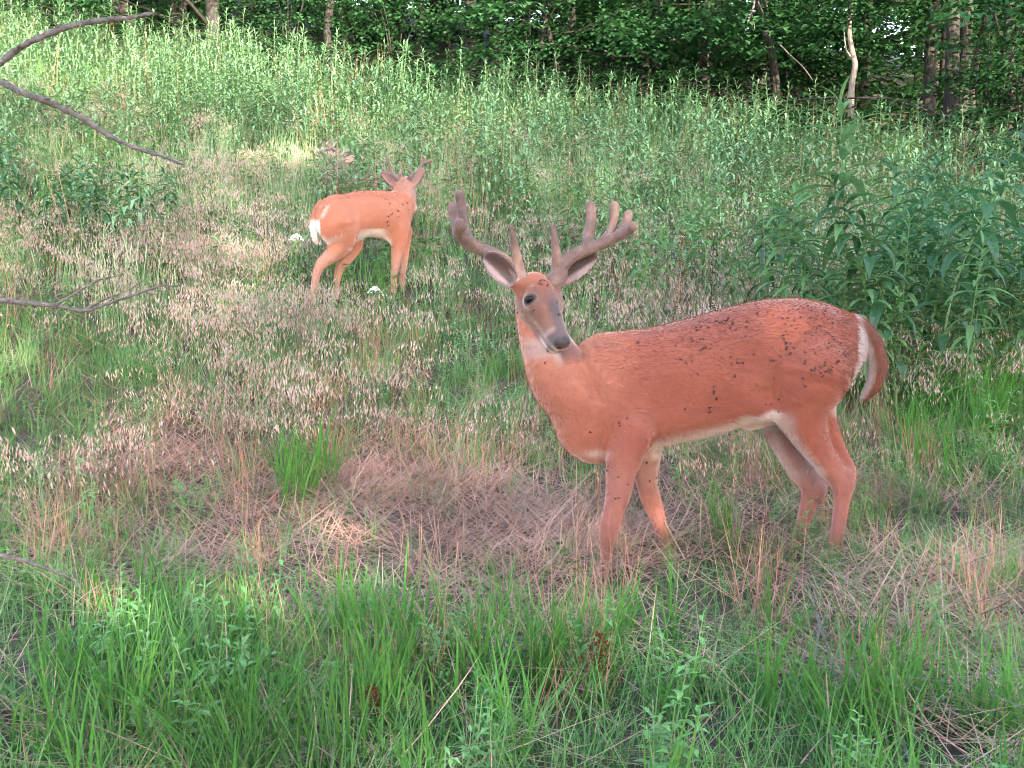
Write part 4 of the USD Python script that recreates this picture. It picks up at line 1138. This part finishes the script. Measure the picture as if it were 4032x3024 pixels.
# ---------------------------------------------------------------- the younger buck walking away
def build_young_buck():
    P, b, n = side_plane(at(1430, 950, 9.1), math.radians(38))
    B = Body(0.0075)
    o = P(1430, 900)
    rows = [(1258, 815, 890, .055, 0), (1285, 790, 945, .110, 0), (1335, 769, 962, .145, 0), (1395, 757, 946, .152, 0), (1455, 752, 932, .160, 0),
            (1515, 752, 945, .155, 0), (1558, 764, 956, .130, 0), (1590, 796, 930, .085, 0)]
    B.loft(o, b, n, Z3, torso_rows(P, b, rows, o), .03)
    ax = np.array([b, n, Z3])
    B.chain([P(1545, 850), P(1580, 800), P(1596, 752), P(1600, 728)], [.145, .118, .085, .070], .05)
    for s in (1, -1):
        B.ell(P(1325, 870, .075 * s), ax, (.17, .085, .20), .05)
        B.ell(P(1552, 880, .085 * s), ax, (.10, .06, .17), .05)
    B.chain([P(1335, 880, .07), P(1345, 950, .07), P(1312, 998, .07), P(1268, 1036, .07), P(1250, 1068, .07), P(1240, 1108, .07), P(1234, 1150, .07), P(1230, 1182, .07)], [.15, .100, .062, .042, .032, .027, .026, .026], .03)
    B.chain([P(1375, 890, -.07), P(1388, 960, -.07), P(1368, 1010, -.07), P(1342, 1045, -.07), P(1332, 1078, -.07), P(1324, 1120, -.07), P(1322, 1165, -.07)], [.12, .080, .052, .038, .030, .025, .024], .03)
    B.chain([P(1570, 900, .08), P(1568, 960, .08), P(1562, 1005, .08), P(1559, 1035, .08), P(1553, 1075, .08), P(1550, 1150, .08)], [.085, .058, .044, .036, .027, .024], .03)
    B.chain([P(1590, 910, -.08), P(1592, 970, -.08), P(1590, 1020, -.08), P(1586, 1060, -.08), P(1583, 1140, -.08)], [.07, .046, .034, .027, .022], .03)
    B.chain([P(1264, 800), P(1246, 835), P(1237, 885), P(1240, 930), P(1250, 962)], [.026, .030, .031, .026, .008], .02)
    S = np.array([.95, 1.0, 1.0]) * 1.02
    poll = P(1600, 716)
    a = unit([.060, .175, -.215]); l = unit(np.cross(Z3, a)); nn = np.cross(a, l)
    d0 = project(poll)[2]
    ears = [(at(1503, 677, d0 + .02), unit([-.3, -1, .1]), 1), (at(1668, 662, d0 - .02), unit([.1, -1, .05]), -1)]
    L = add_head(B, poll, a, l, nn, S, ears)
    V, Fc = B.build()
    N = vertex_normals(V, Fc)
    px, py, _ = project(V)
    C = np.tile(np.array((.36, .140, .085)), (len(V), 1))
    C = mixc(C, (.33, .095, .045), ss(800, 760, py) * ss(1300, 1400, px) * .7)
    C = mixc(C, (.37, .19, .135), ss(960, 1030, py))
    C = mixc(C, WHITE, ss(-.35, -.75, N[:, 2]) * (py > 900) * (py < 985) * .9)
    streak = np.abs((px - 1291) * .894 + (py - 809) * .447 * 0 + (py - 809) * .43) / 1.0
    C = mixc(C, (.50, .38, .34), ss(12, 2, streak) * ss(800, 815, py) * ss(868, 845, py) * .7)
    tail = (px < np.interp(py, [790, 840, 900, 970], [1266, 1262, 1268, 1268])) & (py > 800) & (py < 985) & (N @ b < .75)
    tl = (px < np.interp(py, [800, 850, 900, 975], [1258, 1258, 1262, 1264])) & (py > 800) & (py < 985)
    C = mixc(C, WHITE, tl * ss(855, 880, py))
    q = V - poll
    hs, hl, hn = q @ a / S[0], q @ l / S[1], q @ nn / S[2]
    hd = ss(.36, .30, np.sqrt((q * q).sum(1))) * ss(-.02, .03, hs) * (hn > -.14)
    C = mixc(C, (.26, .165, .14), hd * .9)
    C = mixc(C, (.28, .17, .13), ss(780, 730, py) * ss(1540, 1570, px) * .7)
    for q_ in (-1, 1):
        e = np.sqrt((hs - .1) ** 2 + (hl - .066 * q_) ** 2 + (hn + .027) ** 2)
        C = mixc(C, DARK, ss(.024, .018, e))
    C = mixc(C, (.6, .52, .49), hd * np.exp(-((hs - .235) / .02) ** 2) * .9)
    C = mixc(C, (.04, .03, .03), hd * ss(.26, .275, hs))
    for tip, opening, q_ in ears:
        base = L(.012, .060 * q_, -.055); e = tip - base; Ln = np.linalg.norm(e); e /= Ln
        w = unit(opening - (opening @ e) * e); s_ = np.cross(w, e)
        r = V - base; t, y, z = r @ e / Ln, r @ s_, r @ w
        ear = (t > .15) & (t < 1.1) & (np.abs(y) < .07) & (np.abs(z) < .05)
        col = mixc(np.tile(np.array((.22, .125, .115)), (len(V), 1)), (.10, .06, .055), ss(.024, .034, np.abs(y)) + 0 * t)
        C[ear] = col[ear]
    C = C * np.array([.80, .74, .74])
    C *= (1 + .2 * (meshkit.fbm(V * 40, 3, 8) - .5))[:, None]
    bp = P(1420, 1140, 0); bp[2] = terrain(bp[0], bp[1])
    T = thing("deer", "smaller young buck with short forked antlers, seen from behind and walking away up the slope", "deer", bp)
    put(T, "body", (V - bp, Fc), "deer_coat", True, C)
    fl = np.where((py > 960)[:, None], -Z3 - .1 * b, -b * .9 - Z3 * .45)
    fl = np.where((hd > .3)[:, None], -a, fl)
    fur(T, V - bp, Fc, N, C, fl, np.where(hd > .3, .006, .013 + .004 * tl), 22000, thick=1.9)
    for line, tines in (([(1574, 722, -.01, .017), (1568, 706, -.01, .016), (1553, 690, 0, .0145), (1534, 664, .0, .013), (1527, 640, -.02, .012), (1524, 614, -.03, .012)],
                         [[(1566, 704, -.01, .013), (1576, 686, .02, .011), (1584, 666, .03, .008)]]),
                        ([(1622, 712, .01, .017), (1628, 697, .01, .016), (1648, 671, .01, .0145), (1670, 645, .0, .013), (1684, 637, -.02, .013), (1694, 632, -.03, .013)],
                         [[(1668, 646, .0, .012), (1667, 632, .0, .011), (1665, 618, 0, .011)], [(1628, 697, .01, .012), (1620, 678, .03, .010), (1614, 660, .04, .008)]])):
        A = Body(0.0045)
        for ch in [line] + tines:
            cv = curve([at(x, y, d0 + dd) for x, y, dd, _ in ch], 12)
            A.chain(list(cv), list(np.interp(np.linspace(0, 1, 12), np.linspace(0, 1, len(ch)), [c_[3] for c_ in ch])), .008, fine=1)
        v, f = A.build()
        put(T, "antler", (v - bp, f), "velvet", True)
    return bp, V, N, px, py

# ---------------------------------------------------------------- the third deer, bedded down in the weeds
def build_bedded_deer():
    c = at(1440, 760, 12.3); c[2] = terrain(c[0], c[1])
    b = unit([.9, .35, 0]); n = np.array([b[1], -b[0], 0]); ax = np.array([b, n, Z3])
    B = Body(0.010)
    B.ell(c + [0, 0, .20], ax, (.50, .19, .15), .05)
    B.ell(c + b * .32 + [0, 0, .19], ax, (.24, .20, .16), .05)
    B.ell(c - b * .32 + [0, 0, .20], ax, (.22, .17, .16), .05)
    for s in (1, -1):
        B.chain([c - b * .38 + n * .13 * s + Z3 * .10, c - b * .18 + n * .18 * s + Z3 * .05, c - b * .42 + n * .19 * s + Z3 * .04], [.06, .04, .025], .02)
        B.chain([c + b * .40 + n * .14 * s + Z3 * .10, c + b * .16 + n * .21 * s + Z3 * .06, c + b * .42 + n * .23 * s + Z3 * .04], [.08, .045, .026], .02)
    poll = at(1343, 618, 12.0)
    B.chain([c - b * .34 + Z3 * .20, .5 * (c - b * .36 + Z3 * .24 + poll) + [0, .05, 0], poll + [0, .06, -.04]], [.13, .085, .06], .05)
    a = unit([.03, -.20, -.20]); l = unit(np.cross(Z3, a)); nn = np.cross(a, l)
    ears = [(at(1396, 612, 12.05), unit([.1, -1, .1]), 1), (at(1296, 628, 12.05), unit([-.1, -1, .1]), -1)]
    S = np.array([1.0, 1.0, 1.0])
    L = add_head(B, poll, a, l, nn, S, ears)
    V, Fc = B.build()
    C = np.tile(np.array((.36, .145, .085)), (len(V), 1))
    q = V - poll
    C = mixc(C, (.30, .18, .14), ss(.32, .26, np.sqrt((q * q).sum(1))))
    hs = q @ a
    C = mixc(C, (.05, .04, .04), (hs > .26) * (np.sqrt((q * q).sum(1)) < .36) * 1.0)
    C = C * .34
    px, py, _ = project(V)
    C = mixc(C, (.26, .14, .12), ((px > 1362) & (py < 640) & (py > 595)) * 1.0)
    T = thing("deer", "third deer bedded down, only a velvet antler and a pink ear showing above the grass", "deer", c)
    put(T, "body", (V - c, Fc), "deer_coat", True, C)
    for line, tines in (([(1335, 622, 0, .021), (1332, 606, 0, .020), (1321, 592, .0, .019), (1303, 585, .0, .018), (1279, 590, -.04, .0175), (1257, 601, -.08, .018)],
                         [[(1308, 587, 0, .015), (1306, 565, .02, .013), (1303, 541, .02, .011)], [(1282, 589, -.03, .015), (1278, 574, -.02, .013), (1275, 559, -.02, .012)]]),
                        ([(1352, 620, .02, .021), (1358, 606, .03, .019), (1366, 596, .12, .018), (1368, 592, .22, .017), (1362, 594, .30, .016)], [])):
        A = Body(0.006)
        for ch in [line] + tines:
            cv = curve([at(x, y, 12.0 + dd) for x, y, dd, _ in ch], 12)
            A.chain(list(cv), list(np.interp(np.linspace(0, 1, 12), np.linspace(0, 1, len(ch)), [c_[3] for c_ in ch])), .008, fine=1)
        v, f = A.build()
        put(T, "antler", (v - c, f), "velvet", True)

buck, buck_pt, BV, BN, bpx, bpy = build_buck()
young_pt, YV, YN, ypx, ypy = build_young_buck()
build_bedded_deer()

# ---------------------------------------------------------------- flies
def fly_kind():
    cls = stage.CreateClassPrim("/World/fly_kind")
    s = trimesh.creation.icosphere(2, 1.0); f = np.array(s.faces); u = np.array(s.vertices)
    parts = [(u * [.0042, .0024, .0021] + [-.0028, 0, .0026], f), (u * [.0026, .0023, .0022] + [.0022, 0, .0030], f), (u * [.0016, .0022, .0017] + [.0052, 0, .0028], f)]
    for x in (-.0005, .0015, .0035):
        for q in (-1, 1):
            parts.append(tube([[x, .0015 * q, .0022], [x * 1.6, .0042 * q, .0030], [x * 2.2, .0062 * q, 0]], [.0004, .0003, .0002], 4))
    put(cls, "body", join(parts), "fly_body", True)
    for q in (-1, 1):
        t = np.linspace(0, 2 * np.pi, 11)[:-1]
        w = np.stack([-.0040 + .0055 * np.cos(t) - .002, q * (.0030 + .0019 * np.sin(t) + .0020 * (.3 - .3 * np.cos(t))), .0048 + 0 * t], -1)
        V = np.vstack([w, w + [0, 0, .0002], w.mean(0)[None], w.mean(0)[None] + [0, 0, .0002]])
        k = np.arange(10); k2 = (k + 1) % 10
        put(cls, "wing", (V, np.vstack([np.stack([k, k2, 0 * k + 20], 1), np.stack([k + 10, k2 + 10, 0 * k + 21], 1), np.stack([k, k2, k + 10], 1), np.stack([k2, k2 + 10, k + 10], 1)])), "fly_wing")
    return "/World/fly_kind"
FLY = fly_kind()

def settle(V, N, vx, vy, px, py):
    """Nearest front-facing spot of a coat under a pixel of the photograph."""
    near = np.nonzero((np.abs(vx - px) < 9) & (np.abs(vy - py) < 9))[0]
    if not len(near):
        return None
    d = (V[near] - EYE) @ FWD
    front = near[d < d.min() + .03]
    i = front[np.argmin((vx[front] - px) ** 2 + (vy[front] - py) ** 2)]
    return V[i], unit(N[i])

def fly(V, N, vx, vy, px, py, label, group, size=.62):
    hit = settle(V, N, vx, vy, px, py)
    if hit is None:
        return
    p, nz = hit
    t = rng.normal(0, 1, 3); x = unit(t - (t @ nz) * nz); y = np.cross(nz, x)
    R = np.array([x, y, nz])
    q = trimesh.transformations.quaternion_from_matrix(np.block([[R.T, np.zeros((3, 1))], [np.zeros((1, 3)), np.ones((1, 1))]]))
    thing("fly", label, "fly", p + nz * (.006 if V is BV else .003), group, tilt=q, scale=size * rng.uniform(.70, 1.25), ref=FLY)

RUMP = [(1350, 145), (1370, 165), (1355, 190), (1358, 203), (1450, 112), (1480, 108), (1530, 178), (1560, 155), (1580, 172), (1607, 160), (1630, 150), (1650, 175), (1672, 160), (1668, 182), (1700, 143), (1715, 160),
        (1728, 168), (1722, 180), (1716, 193), (1735, 150), (1790, 190), (1760, 243), (1795, 242), (1845, 230), (1680, 205), (1675, 222), (1640, 215), (1590, 215), (1555, 228), (1520, 215), (1495, 215), (1510, 245), (1540, 255),
        (1567, 268), (1695, 257), (1680, 270), (1675, 293), (1720, 302), (1735, 290), (1745, 300), (1760, 315), (1770, 332), (1785, 340), (1800, 352), (1620, 298), (1655, 310), (1515, 283), (1525, 300), (1495, 303), (1490, 318),
        (1503, 322), (1508, 340), (1515, 355), (1540, 355), (1522, 370), (1560, 380), (1515, 383), (1545, 402), (1535, 410), (1615, 342), (1660, 385), (1670, 405), (1740, 355), (1755, 370), (1735, 375), (1795, 398),
        (1825, 395), (1820, 410), (1830, 420), (1840, 410), (1620, 405), (1615, 458), (1620, 445), (1650, 493), (1665, 498), (1672, 487), (1695, 480), (1690, 497), (1700, 508), (1710, 520), (1706, 527), (1725, 505),
        (1740, 490), (1735, 500), (1748, 510), (1757, 485), (1755, 497), (1720, 455), (1715, 465), (1725, 470), (1790, 445), (1797, 452), (1785, 455), (1610, 535), (1615, 580), (1625, 583), (1455, 445), (1440, 440), (1430, 440), (1485, 420), (1440, 535),
        (1475, 650), (1425, 682), (1470, 720), (1400, 685)]
BACK = [(1020, 215), (1050, 240), (1045, 235), (1025, 270), (1030, 282), (1050, 268), (1090, 270), (1095, 243), (1125, 235), (1135, 235), (1150, 243), (1165, 240), (1175, 248), (1180, 235), (1190, 232), (1195, 218), (1198, 225),
        (1220, 228), (1225, 240), (1222, 250), (1210, 270), (1240, 275), (1295, 265), (1300, 232), (1290, 315), (1335, 408), (1000, 328), (1003, 342), (1030, 345), (1045, 333), (1065, 330), (1105, 358), (1060, 380), (1050, 388), (1070, 378),
        (910, 368), (937, 436), (970, 458), (1000, 452), (1207, 425), (1245, 433), (1240, 450), (1212, 460), (1255, 455), (1272, 455), (1033, 518), (1232, 532), (1117, 580), (1117, 603), (1120, 610), (1112, 613), (1130, 645), (1137, 650),
        (1087, 693), (1097, 695), (1092, 705), (1087, 718), (1095, 718), (958, 706), (1130, 180), (1210, 175)]
FRONT = [(435, 318), (445, 322), (478, 298), (490, 295), (625, 287), (630, 283), (703, 345), (710, 352), (716, 367), (207, 462), (452, 827), (605, 775), (608, 793), (645, 757), (553, 1015), (548, 1040), (600, 1075), (690, 1075), (532, 1080), (650, 1113),
         (755, 998), (768, 1093), (808, 1118), (800, 1080), (598, 1188), (586, 1195), (225, 380)]
FACE = [(880, 850), (893, 848), (910, 848), (890, 876), (933, 860), (938, 888), (875, 865), (712, 1098), (1030, 1125), (955, 1390), (960, 1405), (1025, 785), (845, 1075)]
for lst, to, label, group in ((RUMP, lambda q: (2000 + q[0] / 1.3825, 1100 + q[1] / 1.3825), "small black fly sitting on the large buck's rump or thigh", "flies on the buck's rump"),
                              (BACK, lambda q: (2000 + q[0] / 1.3825, 1100 + q[1] / 1.3825), "small black fly sitting on the large buck's back or ribs", "flies on the buck's back and ribs"),
                              (FRONT, lambda q: (2000 + q[0] / 1.3825, 1100 + q[1] / 1.3825), "small black fly on the large buck's shoulder, chest or front legs", "flies on the buck's front quarters"),
                              (FACE, lambda q: (1700 + q[0] / 2.074, 700 + q[1] / 2.074), "small black fly on the large buck's forehead or face", "flies on the buck's face")):
    for q in lst:
        fly(BV, BN, bpx, bpy, *to(q), label, group)
for q in ((935, 605), (963, 603), (978, 645), (1065, 715), (995, 755), (1068, 775), (968, 775), (955, 825), (965, 858), (1005, 745), (1150, 640), (1165, 700), (1110, 655)):
    fly(YV, YN, ypx, ypy, 1150 + q[0] / 2.552, 550 + q[1] / 2.552, "tiny dark fly on the young buck's shoulder", "flies on the young buck", .9)

# ---------------------------------------------------------------- bare branches that reach in from the left, dead wood at the wood's edge
def branch(name, label, lines, d, look_="twig", cat="branch", knobs=True):
    root = at(*lines[0][0][:2], d)
    T = thing(name, label, cat, root)
    for k, ln in enumerate(lines):
        dd = [q[3] if len(q) > 3 else 0 for q in ln]
        pts = [at(q[0], q[1], d + e) - root for q, e in zip(ln, dd)]
        n_ = len(ln) * 7
        cv = curve(pts, n_)
        r = np.interp(np.linspace(0, 1, n_), np.linspace(0, 1, len(ln)), [q[2] for q in ln]) * d / F / 2.35
        r = r * (1 + .14 * rng.normal(0, 1, n_)).clip(.75, 1.35)
        cv = cv + rng.normal(0, 1, cv.shape) * r[:, None] * .08
        parts = [tube(cv, r, 8)]
        if knobs:
            for i in range(4, n_ - 3, 6):
                v = unit(rng.normal(0, 1, 3) + [0, 0, .2]); L_ = r[i] * rng.uniform(1.6, 3.2)
                parts.append(tube([cv[i], cv[i] + v * L_ * .6, cv[i] + v * L_ + (cv[i + 2] - cv[i]) * .4], [r[i] * .7, r[i] * .5, r[i] * .18], 6))
        put(T, "stem" if k == 0 else "side_twig", join(parts), look_, True)

branch("branch", "long bare grey branch that arches up from the left border at the top",
       [[(-260, 420, 34), (-60, 300, 33), (0, 246, 32), (90, 180, 31), (200, 130, 30), (310, 95, 27), (420, 78, 24), (520, 68, 20), (605, 52, 15)], [(430, 76, 16), (490, 78, 13), (530, 92, 8)]], 2.3)
branch("branch", "long bare grey branch that slopes down from the left border to mid picture",
       [[(-260, 240, 32), (-90, 285, 30), (0, 322, 29), (90, 365, 29), (210, 410, 28), (330, 470, 27), (430, 535, 24), (530, 580, 21), (640, 615, 18), (722, 648, 13)],
        [(240, 425, 14), (248, 450, 11), (252, 466, 7)], [(520, 575, 13), (538, 592, 9)]], 2.45)
branch("branch", "dead forked branch low over the grass at the left border",
       [[(-200, 1160, 30, -.1), (0, 1183, 26), (120, 1194, 24), (230, 1205, 21), (330, 1224, 17), (440, 1190, 14, .05), (560, 1150, 12, .08), (640, 1125, 10, .1), (695, 1128, 8, .1)],
        [(215, 1202, 17), (270, 1172, 13, -.03), (330, 1135, 11, -.05), (400, 1100, 9, -.06), (462, 1087, 6, -.07)], [(330, 1220, 13), (420, 1175, 10, .02), (500, 1145, 7, .03), (565, 1105, 4, .05)]], 3.4)
branch("branch", "short bare twig end with a fork at the lower left border",
       [[(-150, 2160, 24), (0, 2188, 21), (90, 2206, 19), (180, 2238, 16), (260, 2268, 12), (318, 2296, 7)], [(20, 2190, 13), (50, 2172, 10), (75, 2160, 6)]], 2.9)
branch("dead_branch", "pale dead branches hanging over the dark woods at the top",
       [[(2978, -60, 9), (2968, 20, 9), (2955, 60, 8), (2943, 95, 6), (2930, 135, 4)], [(2958, 52, 6), (2968, 85, 5), (2972, 118, 3)], [(2985, 5, 6), (2998, 35, 5), (3008, 57, 3)], [(3010, -40, 6), (3018, 10, 5), (3022, 40, 3)]], 17.2, "bark_pale", knobs=False)
branch("fallen_branch", "long fallen bare branch lying along the wood's edge above the weeds",
       [[(2380, 200, 9), (2440, 222, 9), (2520, 212, 8), (2600, 205, 7), (2660, 218, 5)], [(2500, 215, 6), (2560, 222, 5), (2640, 226, 3)]], 18.3, "bark_pale", knobs=False)
branch("fallen_pole", "sunlit fallen pole leaning at the sunny gap in the wood's edge",
       [[(2130, 172, 12), (2180, 178, 13), (2260, 183, 12), (2330, 190, 9)]], 19.3, "bark_pale", knobs=False)
branch("dead_branch", "thin dead stem leaning across the dark woods below the hanging branches",
       [[(3060, 165, 6), (3110, 215, 6), (3160, 262, 5), (3200, 315, 4)]], 17.0, "twig", knobs=False)

# ---------------------------------------------------------------- singled-out small plants
def stalk(name, label, cat, px, py, d, h, head, group=None, lean=.1, look_="dry_stem", head_look="seed"):
    p = at(px, py, d); p[2] = float(terrain(p[0], p[1]))
    T = thing(name, label, cat, p, group)
    a = rng.uniform(0, 6.28)
    cv = curve([[0, 0, -.02], [math.cos(a) * lean * h * .3, math.sin(a) * lean * h * .3, h * .5], [math.cos(a) * lean * h, math.sin(a) * lean * h, h]], 8)
    put(T, "stalk", tube(cv, np.linspace(.0022, .0012, 8), 5), look_, True)
    if head == "spike":
        t = np.linspace(0, 1, 9)[:, None]
        hv = cv[-1] + (cv[-1] - cv[-2]) / np.linalg.norm(cv[-1] - cv[-2]) * (t - .35) * .09
        put(T, "seed_head", tube(hv, .0034 * np.array([.5, .9, 1.05, .95, 1.05, 1, .95, .8, .35]), 7), head_look, True)
    elif head == "dock":
        s = trimesh.creation.icosphere(1, 1.0); u, f = np.array(s.vertices), np.array(s.faces)
        parts = []
        for k in range(150):
            i = rng.uniform(3.0, 6.9); j_ = int(i); c = cv[j_] * (1 - i + j_) + cv[min(j_ + 1, 7)] * (i - j_)
            parts.append((u * rng.uniform(.0022, .004) * [1, .8, 1.1] + c + rng.normal(0, .010 + .004 * (7 - i), 3) * [1, 1, .6], f))
        tag(put(T, "seed_head", join(parts), head_look), kind="stuff")
    elif head == "umbel":
        s = trimesh.creation.icosphere(1, 1.0); u, f = np.array(s.vertices), np.array(s.faces)
        parts, rays_ = [], []
        for k in range(70):
            q = disc(1, .055)[0]; c = cv[-1] + [q[0], q[1], .04 - (q[0] ** 2 + q[1] ** 2) * 16]
            parts.append((u * rng.uniform(.004, .007) * [1, 1, .6] + c, f))
            if k % 3 == 0:
                rays_.append(tube([cv[-1] - [0, 0, .03], c], [.0009, .0006], 4))
        tag(put(T, "stalk_ray", join(rays_), "weed_stem"), kind="stuff"); tag(put(T, "flower_head", join(parts), "petal"), kind="stuff")
    return T

for k in range(22):
    px = [430, 452, 470, 488, 505, 520, 300, 345, 372, 395, 560, 585, 610, 640, 700, 415, 478, 495, 530, 180, 652, 540][k] + rng.uniform(-6, 6)
    stalk("timothy_stalk", "upright grass stalk with a slim pale seed spike by the forked dead branch", "grass stalk", px, 1330 + rng.uniform(-30, 40), 8.0 + rng.uniform(-.3, .3), rng.uniform(.40, .68), "spike",
          "timothy stalks above the forked branch", .12, "timothy", "timothy")
stalk("dried_weed", "dead blackish seed stalk right of the antlers", "dead weed", 2790, 1400, 7.2, .95, "dock", None, .04, "dark_seed", "dark_seed")
stalk("dried_weed", "reddish-brown dead seed stalk between the antlers and the blackish one", "dead weed", 2660, 1400, 7.4, .95, "dock", None, .05, "dry_stem", "red_seed")
stalk("dock_plant", "rusty red dock seed stalk in the front grass below the buck's forelegs", "dock", 2352, 2700, 3.25, .22, "dock", None, .06, "red_seed", "red_seed")
stalk("dock_plant", "rusty red dock head lying low in the front grass left of centre", "dock", 1500, 2760, 3.1, .16, "dock", None, .6, "red_seed", "red_seed")
stalk("white_flower", "white flat-topped flower head left of the young buck's tail", "flower", 1165, 1150, 9.0, .50, "umbel", None, .03, "weed_stem")
stalk("white_flower", "white flat-topped flower head below the young buck's belly", "flower", 1480, 1200, 8.7, .22, "umbel", None, .05, "weed_stem")
